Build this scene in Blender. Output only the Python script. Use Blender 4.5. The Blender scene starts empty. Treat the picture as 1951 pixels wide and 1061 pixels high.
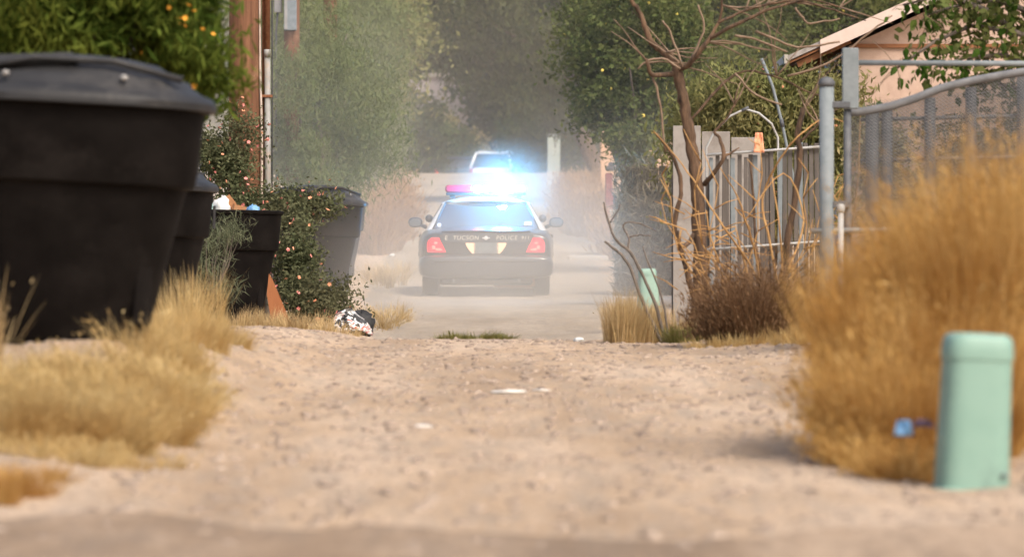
import bpy, math, random
import numpy as np
from mathutils import Vector, Matrix

# ------------------------------------------------------------------ camera, world, sun, exposure
sc = bpy.context.scene
COL = sc.collection
FPX = 200.0 / 36.0 * 1951.0            # focal length in photo pixels
HOR = 600.0                            # eye level in photo pixels
cam_data = bpy.data.cameras.new('camera')
cam = bpy.data.objects.new('camera', cam_data)
COL.objects.link(cam)
cam.location = (0, 0, 0)
cam.rotation_euler = (math.radians(90), 0, 0)
cam_data.lens = 200.0
cam_data.sensor_width = 36.0
cam_data.shift_y = (HOR - 530.5) / 1951.0
cam_data.clip_start = 0.5
cam_data.clip_end = 6000.0
cam_data.dof.use_dof = True
cam_data.dof.focus_distance = 66.0
cam_data.dof.aperture_fstop = 4.2
sc.camera = cam

SUN_EL, SUN_AZ = math.radians(48), math.radians(146)      # azimuth clockwise from the alley's direction (+Y)
world = bpy.data.worlds.new('World')
sc.world = world
world.use_nodes = True
wn = world.node_tree.nodes
wn.clear()
sky = wn.new('ShaderNodeTexSky')
sky.sky_type = 'NISHITA'
sky.sun_disc = False
sky.sun_elevation = SUN_EL
sky.sun_rotation = SUN_AZ
sky.dust_density = 7.0
sky.air_density = 1.0
bg = wn.new('ShaderNodeBackground')
bg.inputs['Strength'].default_value = 0.15
wo = wn.new('ShaderNodeOutputWorld')
world.node_tree.links.new(sky.outputs[0], bg.inputs[0])
world.node_tree.links.new(bg.outputs[0], wo.inputs[0])

sd = bpy.data.lights.new('sun', 'SUN')
sd.energy = 1.3
sd.angle = math.radians(16.0)
sd.color = (1.0, 0.95, 0.88)
sun = bpy.data.objects.new('sun', sd)
COL.objects.link(sun)
sdir = Vector((math.sin(SUN_AZ) * math.cos(SUN_EL), math.cos(SUN_AZ) * math.cos(SUN_EL), math.sin(SUN_EL)))
sun.rotation_euler = sdir.to_track_quat('Z', 'Y').to_euler()
sun.location = (20, -20, 40)

sc.view_settings.view_transform = 'Standard'
sc.view_settings.look = 'None'
sc.view_settings.gamma = 1.0
sc.view_settings.use_curve_mapping = False
sc.view_settings.exposure = 0.64
sc.cycles.use_denoising = True
sc.cycles.max_bounces = 8
sc.cycles.diffuse_bounces = 3
sc.cycles.transparent_max_bounces = 8
sc.cycles.volume_bounces = 1
sc.cycles.volume_max_steps = 128
sc.cycles.caustics_reflective = False
sc.cycles.caustics_refractive = False

R = np.random.default_rng(7)
random.seed(7)

# ------------------------------------------------------------------ helpers
def W(px, py, d):
    """photo pixel at distance d -> world point"""
    return Vector(((px - 975.5) / FPX * d, d, (HOR - py) / FPX * d))

def X(px, d):
    return (px - 975.5) / FPX * d

def sstep(a, b, x):
    t = np.clip((np.asarray(x, float) - a) / (b - a), 0, 1)
    return t * t * (3 - 2 * t)

def vnoise(x, y, seed=0):
    """smooth value noise, vectorised"""
    x = np.asarray(x, float); y = np.asarray(y, float)
    xi = np.floor(x); yi = np.floor(y)
    xf = x - xi; yf = y - yi
    u = xf * xf * (3 - 2 * xf); v = yf * yf * (3 - 2 * yf)
    def h(a, b):
        n = np.sin(a * 127.1 + b * 311.7 + seed * 74.7) * 43758.5453
        return n - np.floor(n)
    return ((h(xi, yi) * (1 - u) + h(xi + 1, yi) * u) * (1 - v) + (h(xi, yi + 1) * (1 - u) + h(xi + 1, yi + 1) * u) * v) * 2 - 1

PD = np.array([-4000, -60, 12, 16.5, 20, 30, 40, 48, 51, 54, 60, 70, 83, 100, 140, 200, 232, 238, 243, 250, 300, 500, 4000], float)
PZ = np.array([-.80, -.80, -.76, -.72, -.66, -.52, -.36, -.238, -.226, -.262, -.26, -.06, .25, .80, 2.30, 4.55, 5.74, 5.93, 5.75, 5.35, 5.3, 5.3, 5.3], float)

def gz(x, y):
    """terrain height"""
    x = np.asarray(x, float); y = np.asarray(y, float)
    z = (np.interp(y - .8, PD, PZ) + np.interp(y, PD, PZ) * 2 + np.interp(y + .8, PD, PZ)) / 4
    k = np.interp(y, [20, 24, 29, 34, 42, 50, 63, 75, 100], [0, .10, .40, .32, .16, .12, .10, .05, 0])
    z = z + k * sstep(-1.2, -2.1, x)
    k2 = np.interp(y, [20, 30, 44, 55, 70], [0, .10, .05, .02, 0])
    z = z + k2 * sstep(1.3, 2.4, x)
    near = np.interp(y, [12, 18, 56, 90, 240], [.6, 1, 1, .6, .5]) * (np.abs(x) < 40)
    z = z + near * (.016 * vnoise(x * 1.1, y * .7, 1) + .010 * vnoise(x * 3.1, y * 2.0, 2) + .005 * vnoise(x * 8, y * 6, 3) + .014 * vnoise(x * 2.3, y * .22, 4))
    return z

def G(x, y):
    return float(gz(x, y))

def tag(o, label=None, cat=None, group=None, kind=None):
    if label: o['label'] = label
    if cat: o['category'] = cat
    if group: o['group'] = group
    if kind: o['kind'] = kind
    return o

def empty(name, loc, rz=0, label=None, cat=None, group=None):
    o = bpy.data.objects.new(name, None)
    o.empty_display_size = .2
    o.location = loc
    o.rotation_euler = (0, 0, rz)
    COL.objects.link(o)
    return tag(o, label, cat, group)

def link_mesh(name, me, mat=None, parent=None, loc=None):
    o = bpy.data.objects.new(name, me)
    COL.objects.link(o)
    if mat is not None and not me.materials:
        me.materials.append(mat)
    if parent is not None:
        o.parent = parent
    if loc is not None:
        o.location = loc
    return o

def npmesh(name, V, F, smooth=False):
    """V (n,3), F (m,k) all faces with k corners"""
    V = np.asarray(V, np.float32); F = np.asarray(F, np.int32)
    me = bpy.data.meshes.new(name)
    m, k = F.shape
    me.vertices.add(len(V)); me.vertices.foreach_set('co', V.ravel())
    me.loops.add(m * k); me.loops.foreach_set('vertex_index', F.ravel())
    me.polygons.add(m)
    me.polygons.foreach_set('loop_start', np.arange(m, dtype=np.int32) * k)
    try:
        me.polygons.foreach_set('loop_total', np.full(m, k, np.int32))
    except Exception:
        pass
    if smooth:
        me.polygons.foreach_set('use_smooth', np.ones(m, bool))
    me.update(calc_edges=True)
    return me

class MB:
    """collects shapes for ONE mesh"""
    def __init__(s):
        s.v = []; s.f = []
    def add(s, vs, fs):
        b = len(s.v)
        s.v += [tuple(v) for v in vs]
        s.f += [tuple(i + b for i in f) for f in fs]
        return s
    def box(s, c, size, rot=None, bev=0.0):
        hx, hy, hz = size[0] / 2, size[1] / 2, size[2] / 2
        c = Vector(c)
        if bev <= 0:
            vs = [Vector((sx * hx, sy * hy, sz * hz)) for sx in (-1, 1) for sy in (-1, 1) for sz in (-1, 1)]
            fs = [(0, 1, 3, 2), (4, 6, 7, 5), (0, 4, 5, 1), (2, 3, 7, 6), (0, 2, 6, 4), (1, 5, 7, 3)]
        else:
            b = min(bev, hx * .99, hy * .99, hz * .99)
            ring = [(-hx + b, -hy), (hx - b, -hy), (hx, -hy + b), (hx, hy - b), (hx - b, hy), (-hx + b, hy), (-hx, hy - b), (-hx, -hy + b)]
            k = [(x_ * (hx - b) / hx, y_ * (hy - b) / hy) for x_, y_ in ring]
            lv = [(k, -hz), (ring, -hz + b), (ring, hz - b), (k, hz)]
            vs = [Vector((p[0], p[1], z)) for rr, z in lv for p in rr]
            fs = [tuple(range(7, -1, -1)), tuple(range(24, 32))]
            for l in range(3):
                for i in range(8):
                    j = (i + 1) % 8
                    fs.append((l * 8 + i, l * 8 + j, l * 8 + 8 + j, l * 8 + 8 + i))
        if rot is not None:
            vs = [rot @ v for v in vs]
        return s.add([v + c for v in vs], fs)
    def tube(s, pts, rad, n=6, caps=True):
        pts = [Vector(p) for p in pts]
        if not hasattr(rad, '__len__'):
            rad = [rad] * len(pts)
        vs = []; fs = []
        up = None
        for i, p in enumerate(pts):
            t = (pts[min(i + 1, len(pts) - 1)] - pts[max(i - 1, 0)])
            if t.length < 1e-9: t = Vector((0, 0, 1))
            t.normalize()
            if up is None:
                up = t.orthogonal().normalized()
            up = (up - t * up.dot(t))
            if up.length < 1e-6: up = t.orthogonal()
            up.normalize()
            w = t.cross(up)
            for k in range(n):
                a = 2 * math.pi * k / n
                vs.append(p + (up * math.cos(a) + w * math.sin(a)) * rad[i])
        for i in range(len(pts) - 1):
            for k in range(n):
                j = (k + 1) % n
                fs.append((i * n + k, i * n + j, (i + 1) * n + j, (i + 1) * n + k))
        if caps:
            fs.append(tuple(range(n - 1, -1, -1)))
            fs.append(tuple(range((len(pts) - 1) * n, len(pts) * n)))
        return s.add(vs, fs)
    def lathe(s, prof, n=32, c=(0, 0, 0), sq=2.0, rot=None, cap=True):
        """prof: (radius, z); sq: superellipse exponent of the plan"""
        c = Vector(c); vs = []; fs = []
        for r, z in prof:
            for k in range(n):
                a = 2 * math.pi * k / n
                ca, sa = math.cos(a), math.sin(a)
                m = (abs(ca) ** sq + abs(sa) ** sq) ** (-1 / sq)
                v = Vector((ca * m * r, sa * m * r, z))
                if rot is not None: v = rot @ v
                vs.append(v + c)
        for i in range(len(prof) - 1):
            for k in range(n):
                j = (k + 1) % n
                fs.append((i * n + k, i * n + j, (i + 1) * n + j, (i + 1) * n + k))
        if cap:
            fs.append(tuple(range(n - 1, -1, -1)))
            fs.append(tuple(range((len(prof) - 1) * n, len(prof) * n)))
        return s.add(vs, fs)
    def prism(s, poly, y0, y1, frame=None):
        """poly of (x,z) extruded along y"""
        n = len(poly)
        vs = [Vector((p[0], y0, p[1])) for p in poly] + [Vector((p[0], y1, p[1])) for p in poly]
        fs = [tuple(range(n)), tuple(range(2 * n - 1, n - 1, -1))]
        for i in range(n):
            j = (i + 1) % n
            fs.append((j, i, i + n, j + n))
        if frame is not None:
            vs = [frame @ v for v in vs]
        return s.add(vs, fs)
    def build(s, name, mat, parent=None, smooth=False, loc=None):
        me = bpy.data.meshes.new(name)
        me.from_pydata(s.v, [], s.f)
        if smooth:
            me.polygons.foreach_set('use_smooth', np.ones(len(me.polygons), bool))
        me.update()
        o = link_mesh(name, me, mat, parent, loc)
        if smooth == 'auto':
            try:
                me.set_sharp_from_angle(angle=math.radians(38))
            except Exception:
                pass
        return o

# ------------------------------------------------------------------ materials
def nodes_of(name):
    m = bpy.data.materials.new(name)
    m.use_nodes = True
    nt = m.node_tree
    nt.nodes.clear()
    out = nt.nodes.new('ShaderNodeOutputMaterial')
    return m, nt, out

def ramp(nt, stops, interp='LINEAR'):
    r = nt.nodes.new('ShaderNodeValToRGB')
    r.color_ramp.interpolation = interp
    el = r.color_ramp.elements
    while len(el) < len(stops):
        el.new(.5)
    for e, (p, c) in zip(el, stops):
        e.position = p
        e.color = (c[0], c[1], c[2], 1)
    return r

def noise(nt, scale, detail=4, rough=.6, stretch=None, coord='Object', dist=0):
    tc = nt.nodes.new('ShaderNodeTexCoord')
    n = nt.nodes.new('ShaderNodeTexNoise')
    n.inputs['Scale'].default_value = scale
    n.inputs['Detail'].default_value = detail
    n.inputs['Roughness'].default_value = rough
    n.inputs['Distortion'].default_value = dist
    if stretch:
        mp = nt.nodes.new('ShaderNodeMapping')
        mp.inputs['Scale'].default_value = stretch
        nt.links.new(tc.outputs[coord], mp.inputs[0])
        nt.links.new(mp.outputs[0], n.inputs[0])
    else:
        nt.links.new(tc.outputs[coord], n.inputs[0])
    return n

def mixc(nt, fac, a, b, mode='MIX'):
    m = nt.nodes.new('ShaderNodeMix')
    m.data_type = 'RGBA'; m.blend_type = mode
    if isinstance(fac, (int, float)): m.inputs[0].default_value = fac
    else: nt.links.new(fac, m.inputs[0])
    for i, v in ((6, a), (7, b)):
        if isinstance(v, (tuple, list)): m.inputs[i].default_value = (v[0], v[1], v[2], 1)
        else: nt.links.new(v, m.inputs[i])
    return m.outputs[2]

def surf(name, c1, c2, scale=6, rough=.7, metal=0, stretch=None, bump=0, bscale=None, detail=5, wear=None, wscale=3, spec=.4, coat=0):
    m, nt, out = nodes_of(name)
    b = nt.nodes.new('ShaderNodeBsdfPrincipled')
    n = noise(nt, scale, detail, .62, stretch)
    r = ramp(nt, [(.32, c1), (.68, c2)])
    nt.links.new(n.outputs[0], r.inputs[0])
    col = r.outputs[0]
    if wear:
        n2 = noise(nt, wscale, 6, .7)
        r2 = ramp(nt, [(.52, (0, 0, 0)), (.66, (1, 1, 1))])
        nt.links.new(n2.outputs[0], r2.inputs[0])
        col = mixc(nt, r2.outputs[0], col, wear)
    nt.links.new(col, b.inputs['Base Color'])
    b.inputs['Roughness'].default_value = rough
    b.inputs['Metallic'].default_value = metal
    b.inputs['Specular IOR Level'].default_value = spec
    if coat: b.inputs['Coat Weight'].default_value = coat
    if bump:
        bn = nt.nodes.new('ShaderNodeBump')
        bn.inputs['Strength'].default_value = bump
        bn.inputs['Distance'].default_value = .02
        n3 = noise(nt, bscale or scale * 2, 6, .65, stretch)
        nt.links.new(n3.outputs[0], bn.inputs['Height'])
        nt.links.new(bn.outputs[0], b.inputs['Normal'])
    nt.links.new(b.outputs[0], out.inputs[0])
    return m

def leafmat(name, cols, trans=.3, clump=None, cscale=.8):
    """each leaf its own tint; trans: share of light let through"""
    m, nt, out = nodes_of(name)
    g = nt.nodes.new('ShaderNodeNewGeometry')
    r = ramp(nt, [(i / (len(cols) - 1), c) for i, c in enumerate(cols)])
    nt.links.new(g.outputs['Random Per Island'], r.inputs[0])
    col = r.outputs[0]
    if clump:
        n = noise(nt, cscale, 3, .6)
        r2 = ramp(nt, [(.42, (0, 0, 0)), (.62, (1, 1, 1))])
        nt.links.new(n.outputs[0], r2.inputs[0])
        mm = nt.nodes.new('ShaderNodeMath'); mm.operation = 'MULTIPLY'; mm.inputs[1].default_value = .7
        nt.links.new(r2.outputs[0], mm.inputs[0])
        col = mixc(nt, mm.outputs[0], col, clump)
    d = nt.nodes.new('ShaderNodeBsdfDiffuse'); t = nt.nodes.new('ShaderNodeBsdfTranslucent')
    nt.links.new(col, d.inputs[0]); nt.links.new(col, t.inputs[0])
    mx = nt.nodes.new('ShaderNodeMixShader'); mx.inputs[0].default_value = trans
    nt.links.new(d.outputs[0], mx.inputs[1]); nt.links.new(t.outputs[0], mx.inputs[2])
    nt.links.new(mx.outputs[0], out.inputs[0])
    return m

def glow(name, col, strength, base=None):
    m, nt, out = nodes_of(name)
    b = nt.nodes.new('ShaderNodeBsdfPrincipled')
    n = noise(nt, 30, 2, .5)
    r = ramp(nt, [(.35, [c * .75 for c in (base or col)]), (.65, base or col)])
    nt.links.new(n.outputs[0], r.inputs[0])
    nt.links.new(r.outputs[0], b.inputs['Base Color'])
    b.inputs['Roughness'].default_value = .2
    b.inputs['Emission Color'].default_value = (*col, 1)
    b.inputs['Emission Strength'].default_value = strength
    nt.links.new(b.outputs[0], out.inputs[0])
    return m

def glassmat(name, tint=(.55, .6, .6), rough=.03):
    m, nt, out = nodes_of(name)
    t = nt.nodes.new('ShaderNodeBsdfTransparent')
    n = noise(nt, 3, 2)
    r = ramp(nt, [(.3, [c * .92 for c in tint]), (.7, tint)])
    nt.links.new(n.outputs[0], r.inputs[0]); nt.links.new(r.outputs[0], t.inputs[0])
    g = nt.nodes.new('ShaderNodeBsdfGlossy'); g.inputs['Roughness'].default_value = rough
    f = nt.nodes.new('ShaderNodeFresnel'); f.inputs[0].default_value = 1.5
    mx = nt.nodes.new('ShaderNodeMixShader')
    nt.links.new(f.outputs[0], mx.inputs[0]); nt.links.new(t.outputs[0], mx.inputs[1]); nt.links.new(g.outputs[0], mx.inputs[2])
    nt.links.new(mx.outputs[0], out.inputs[0])
    return m

def dirtmat(name, pale, mid, dark, grey, sp=1.0):
    m, nt, out = nodes_of(name)
    b = nt.nodes.new('ShaderNodeBsdfPrincipled')
    n1 = noise(nt, 1.1, 7, .66, (1, .13, 1))
    r1 = ramp(nt, [(.34, dark), (.48, mid), (.60, pale)])
    nt.links.new(n1.outputs[0], r1.inputs[0])
    n2 = noise(nt, 6.0, 6, .8, (1, .12, 1))
    r2 = ramp(nt, [(.46, (0, 0, 0)), (.64, (1, 1, 1))])
    nt.links.new(n2.outputs[0], r2.inputs[0])
    mm = nt.nodes.new('ShaderNodeMath'); mm.operation = 'MULTIPLY'; mm.inputs[1].default_value = .8 * sp
    nt.links.new(r2.outputs[0], mm.inputs[0])
    c = mixc(nt, mm.outputs[0], r1.outputs[0], grey)
    n3 = noise(nt, 45, 4, .8)
    r3 = ramp(nt, [(.40, (.62, .60, .58)), (.55, (1, 1, 1)), (.75, (1.12, 1.1, 1.08))])
    nt.links.new(n3.outputs[0], r3.inputs[0])
    c = mixc(nt, .8, c, r3.outputs[0], 'MULTIPLY')
    nt.links.new(c, b.inputs['Base Color'])
    b.inputs['Roughness'].default_value = .95
    b.inputs['Specular IOR Level'].default_value = .15
    bn = nt.nodes.new('ShaderNodeBump'); bn.inputs['Strength'].default_value = .7; bn.inputs['Distance'].default_value = .03
    n4 = noise(nt, 14, 8, .75)
    nt.links.new(n4.outputs[0], bn.inputs['Height']); nt.links.new(bn.outputs[0], b.inputs['Normal'])
    nt.links.new(b.outputs[0], out.inputs[0])
    return m

M = {}
M['dirt'] = dirtmat('dirt', (.55, .42, .305), (.48, .35, .235), (.35, .25, .165), (.35, .29, .23), .9)
M['street'] = dirtmat('street', (.46, .345, .245), (.32, .23, .155), (.22, .155, .105), (.27, .205, .15))
M['road'] = dirtmat('gravel_road', (.40, .335, .26), (.35, .29, .22), (.28, .23, .175), (.30, .26, .215))
M['pebble'] = leafmat('pebble', [(.20, .155, .125), (.28, .22, .175), (.36, .285, .225), (.24, .19, .155)], trans=0)
M['white_stone'] = surf('white_stone', (.62, .58, .52), (.75, .72, .66), 9, .9, bump=.4)
M['can'] = surf('can_plastic', (.0045, .0036, .0032), (.009, .0075, .0068), 5, .7, bump=.08, wear=(.013, .011, .010), wscale=2.2, spec=.06)
M['lid'] = surf('lid_plastic', (.014, .014, .015), (.028, .028, .029), 4, .55, bump=.08, wear=(.05, .047, .044), wscale=2.4, spec=.3)
M['lid_bolt'] = surf('lid_bolt', (.20, .19, .18), (.30, .29, .27), 20, .6)
M['pedestal'] = surf('pedestal_paint', (.19, .315, .26), (.225, .355, .295), 5, .5, bump=.05, wear=(.17, .275, .23), wscale=5)
M['pole_wood'] = surf('pole_wood', (.085, .035, .018), (.21, .10, .052), 9, .9, stretch=(1, 1, .06), bump=.8, bscale=16, wear=(.25, .14, .08), wscale=3)
M['steel'] = surf('galvanised', (.14, .165, .175), (.20, .225, .235), 12, .7, metal=0, bump=.05)
M['wire'] = surf('chain_wire', (.13, .133, .138), (.19, .193, .198), 12, .8, metal=0)
M['dark_steel'] = surf('dark_steel', (.07, .075, .085), (.13, .135, .14), 12, .7, metal=.2)
M['rust'] = surf('rust', (.16, .055, .025), (.26, .12, .06), 14, .9, bump=.2)
M['conduit'] = surf('conduit', (.20, .195, .18), (.27, .265, .25), 8, .6, wear=(.3, .22, .16))
M['pale_cable'] = surf('pale_cable', (.40, .31, .25), (.50, .42, .36), 8, .7)
M['stucco'] = surf('stucco', (.42, .30, .235), (.50, .37, .295), 7, .95, bump=.4, bscale=60)
M['peach'] = surf('peach_wall', (.48, .29, .17), (.55, .35, .22), 5, .95, bump=.3)
M['fascia'] = surf('fascia', (.50, .40, .345), (.58, .47, .41), 5, .8)
M['soffit'] = surf('soffit_wood', (.17, .07, .03), (.27, .12, .055), 6, .85, stretch=(1, .1, 1))
M['shingle'] = surf('shingle', (.22, .20, .18), (.36, .33, .31), 12, .95, bump=.5)
M['far_wall'] = surf('far_wall', (.40, .355, .36), (.46, .41, .41), 3, .95)
M['board'] = surf('weathered_board', (.065, .057, .05), (.145, .128, .115), 8, .9, stretch=(1, 1, .08), bump=.4, wear=(.10, .085, .072))
M['sheet'] = surf('sheet_panel', (.22, .20, .18), (.30, .275, .25), 3, .75, bump=.1, wear=(.17, .145, .125), wscale=1.6)
M['white_metal'] = surf('white_metal', (.30, .30, .29), (.44, .44, .42), 6, .5, wear=(.2, .17, .14))
M['bark'] = surf('bark', (.025, .017, .012), (.175, .105, .062), 16, .95, stretch=(1, 1, .22), bump=1.0, bscale=40)
M['grey_bark'] = surf('grey_bark', (.10, .08, .065), (.2, .165, .135), 16, .95, stretch=(1, 1, .3), bump=.7)
M['twig'] = surf('twig', (.15, .10, .065), (.27, .19, .13), 10, .9)
M['tan_stem'] = surf('tan_stem', (.33, .175, .06), (.48, .285, .11), 8, .85)
M['gold'] = leafmat('golden_grass', [(.42, .235, .07), (.60, .375, .125), (.70, .48, .20), (.50, .295, .09)], .45, (.37, .18, .045), 2.2)
M['gold_pale'] = leafmat('pale_golden_grass', [(.48, .34, .14), (.62, .47, .225), (.70, .56, .30), (.54, .39, .17)], .45, (.50, .32, .12), 2.0)
M['straw'] = leafmat('straw_grass', [(.40, .27, .12), (.56, .41, .21), (.64, .50, .28), (.34, .22, .10)], .35)
M['brown_brush'] = leafmat('brown_brush', [(.14, .082, .045), (.23, .14, .078), (.33, .21, .12), (.18, .105, .058)], .3)
M['tan_brush'] = leafmat('tan_brush', [(.36, .225, .12), (.46, .30, .17), (.54, .37, .22), (.31, .19, .095)], .35, (.42, .25, .13), .6)
M['green_grass'] = leafmat('green_grass', [(.12, .13, .04), (.20, .19, .06), (.28, .24, .09), (.10, .10, .035)], .3)
M['leaf_dark'] = leafmat('leaf_dark', [(.020, .038, .014), (.045, .070, .022), (.075, .10, .032), (.032, .052, .018)], .25, (.055, .062, .022))
M['leaf_fir'] = leafmat('leaf_flower_bush', [(.035, .065, .012), (.075, .12, .02), (.13, .175, .035), (.055, .09, .016)], .35, (.13, .14, .025), 1.8)
M['leaf_mid'] = leafmat('leaf_mid', [(.040, .058, .018), (.085, .112, .034), (.14, .165, .055), (.06, .078, .024)], .3, (.13, .135, .045))
M['leaf_feather'] = leafmat('leaf_feather', [(.10, .135, .055), (.145, .18, .075), (.19, .22, .10), (.12, .15, .06)], .3, (.16, .18, .075))
M['leaf_hedge'] = leafmat('leaf_hedge', [(.13, .15, .05), (.19, .205, .075), (.25, .25, .105), (.16, .17, .06)], .35, (.23, .20, .09))
M['leaf_mesquite'] = leafmat('leaf_mesquite', [(.032, .046, .018), (.062, .080, .032), (.105, .122, .050), (.045, .058, .024)], .3, (.105, .112, .045))
M['leaf_rose'] = leafmat('leaf_rose', [(.06, .072, .036), (.10, .115, .058), (.15, .16, .085), (.08, .09, .045)], .3, (.13, .12, .07))
M['leaf_grey'] = leafmat('leaf_grey_green', [(.10, .12, .07), (.15, .17, .10), (.20, .21, .13)], .3)
M['leaf_dry_vine'] = leafmat('leaf_dry_vine', [(.16, .14, .095), (.22, .19, .13), (.28, .235, .165)], .3)
M['leaf_yellow'] = leafmat('leaf_yellow', [(.30, .26, .12), (.40, .34, .17), (.24, .22, .10)], .3)
M['pink'] = surf('pink_petal', (.72, .20, .20), (.82, .33, .27), 40, .8)
M['coral'] = surf('coral_petal', (.75, .28, .15), (.82, .40, .24), 40, .8)
M['orange'] = surf('orange_petal', (.78, .33, .03), (.85, .46, .06), 40, .8)
M['yellow'] = surf('yellow_fruit', (.62, .48, .06), (.75, .60, .12), 20, .6)
M['orange_board'] = surf('orange_board', (.22, .075, .025), (.30, .12, .042), 5, .8, stretch=(1, 1, .15), bump=.2)
M['bag_white'] = surf('bag_white', (.50, .50, .48), (.68, .68, .66), 8, .5, bump=.5)
M['bag_blue'] = surf('bag_blue', (.10, .25, .48), (.22, .42, .66), 8, .5, bump=.5)
M['bag_aqua'] = surf('bag_aqua', (.30, .52, .50), (.45, .62, .58), 8, .5, bump=.5)
M['cardboard'] = surf('cardboard', (.30, .14, .06), (.40, .20, .095), 6, .9)
M['concrete'] = surf('concrete', (.34, .31, .27), (.43, .40, .35), 6, .95, bump=.3)
M['red_paint'] = surf('red_paint', (.17, .03, .035), (.24, .055, .055), 7, .6, wear=(.28, .14, .13), wscale=6)
M['black_iron'] = surf('black_iron', (.03, .03, .035), (.06, .06, .065), 9, .6)
M['cabinet'] = surf('cabinet_paint', (.26, .31, .28), (.32, .36, .33), 4, .6)
M['car_black'] = surf('car_black', (.010, .014, .020), (.017, .023, .031), 3, .3, wear=(.05, .05, .05), wscale=1.2, spec=.5, coat=.6)
M['car_white'] = surf('car_white', (.70, .70, .69), (.78, .78, .77), 3, .3, spec=.5, coat=.5)
M['car_trim'] = surf('car_trim', (.014, .014, .015), (.03, .03, .03), 12, .7)
M['car_grey'] = surf('car_grey', (.10, .11, .12), (.15, .16, .17), 6, .5)
M['rubber'] = surf('rubber', (.012, .012, .012), (.035, .03, .027), 12, .9, wear=(.10, .085, .07), wscale=5)
M['rim'] = surf('wheel_rim', (.05, .05, .05), (.10, .10, .10), 9, .5, metal=.5)
M['chrome'] = surf('chrome', (.5, .5, .5), (.62, .62, .62), 9, .25, metal=.9)
M['glass'] = glassmat('car_glass', (.42, .48, .50))
M['glass_dark'] = surf('dark_glass', (.015, .018, .022), (.03, .034, .04), 3, .08, spec=.6)
M['lettering'] = surf('cream_lettering', (.60, .55, .44), (.70, .65, .54), 8, .6)
M['plate'] = surf('plate', (.11, .13, .135), (.16, .18, .185), 8, .6)
M['tail_red'] = glow('tail_red', (1.0, .015, .03), 1.7, (.5, .01, .02))
M['tail_hot'] = glow('tail_hot', (1.0, .10, .08), 2.2)
M['tail_dull'] = surf('tail_dull', (.35, .02, .03), (.45, .03, .04), 8, .25)
M['reverse'] = glow('reverse_lamp', (1.0, .45, .18), .9, (.6, .5, .4))
M['bar_red'] = surf('bar_red_lens', (.32, .012, .03), (.42, .02, .05), 8, .18, spec=.6)
M['bar_red_lit'] = glow('bar_red_lit', (1.0, .20, .25), 9.0)
M['bar_blue'] = glow('bar_blue_lens', (.15, .45, 1.0), 3.0, (.1, .25, .7))
M['bar_blue_lit'] = glow('bar_blue_lit', (.50, .78, 1.0), 60.0)
M['bar_clear'] = surf('bar_clear', (.5, .52, .55), (.6, .62, .65), 8, .2)
def screenmat():
    # loosely woven grey shade cloth: about half open
    m, nt, out = nodes_of('shade_cloth')
    d_ = nt.nodes.new('ShaderNodeBsdfDiffuse'); t_ = nt.nodes.new('ShaderNodeBsdfTransparent')
    n = noise(nt, 3, 4, .6); rr = ramp(nt, [(.3, (.10, .10, .102)), (.7, (.165, .163, .16))]); nt.links.new(n.outputs[0], rr.inputs[0]); nt.links.new(rr.outputs[0], d_.inputs[0])
    n2 = noise(nt, 5, 5, .7); mr = nt.nodes.new('ShaderNodeMapRange'); mr.inputs[3].default_value = .40; mr.inputs[4].default_value = .78
    nt.links.new(n2.outputs[0], mr.inputs[0])
    mx = nt.nodes.new('ShaderNodeMixShader'); nt.links.new(mr.outputs[0], mx.inputs[0]); nt.links.new(t_.outputs[0], mx.inputs[1]); nt.links.new(d_.outputs[0], mx.inputs[2])
    nt.links.new(mx.outputs[0], out.inputs[0])
    return m
M['screen'] = screenmat()
M['cloth'] = None

def clothmat():
    m, nt, out = nodes_of('printed_cloth')
    b = nt.nodes.new('ShaderNodeBsdfPrincipled')
    n = noise(nt, 9, 2, .5, dist=1.5)
    r = ramp(nt, [(0, (.03, .03, .03)), (.42, (.05, .05, .05)), (.47, (.62, .60, .57)), (.56, (.66, .64, .60)), (.60, (.55, .12, .09)), (.68, (.30, .28, .26))], 'CONSTANT')
    nt.links.new(n.outputs[0], r.inputs[0]); nt.links.new(r.outputs[0], b.inputs['Base Color'])
    b.inputs['Roughness'].default_value = .9
    nt.links.new(b.outputs[0], out.inputs[0])
    return m
M['cloth'] = clothmat()

# ------------------------------------------------------------------ terrain, road, street
def grow(a, b, first, k):
    o = [a]; st = first
    while o[-1] < b:
        o.append(o[-1] + st); st *= k
    return o
xs = np.arange(-6, 6.001, .12)
xo = np.array(grow(6.2, 3000, .4, 1.22))
xs = np.concatenate([-xo[::-1], xs, xo])
ys = np.concatenate([-np.array(grow(5, 400, 2, 1.5))[::-1], np.arange(-3, 14, 1.0), np.arange(14, 60, .16), np.arange(60, 120, .5), np.arange(120, 300, 1.5), np.array(grow(300, 4500, 4, 1.25))])
gx, gy = np.meshgrid(xs, ys)
V = np.stack([gx.ravel(), gy.ravel(), gz(gx, gy).ravel()], 1)
nx, ny = len(xs), len(ys)
ii, jj = np.meshgrid(np.arange(nx - 1), np.arange(ny - 1))
a = (jj * nx + ii).ravel()
F = np.stack([a, a + 1, a + nx + 1, a + nx], 1)
ground = link_mesh('ground', npmesh('ground', V, F, True), M['dirt'])
tag(ground, 'pale tan dirt ground of the alley mouth', 'ground', kind='structure')

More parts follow.
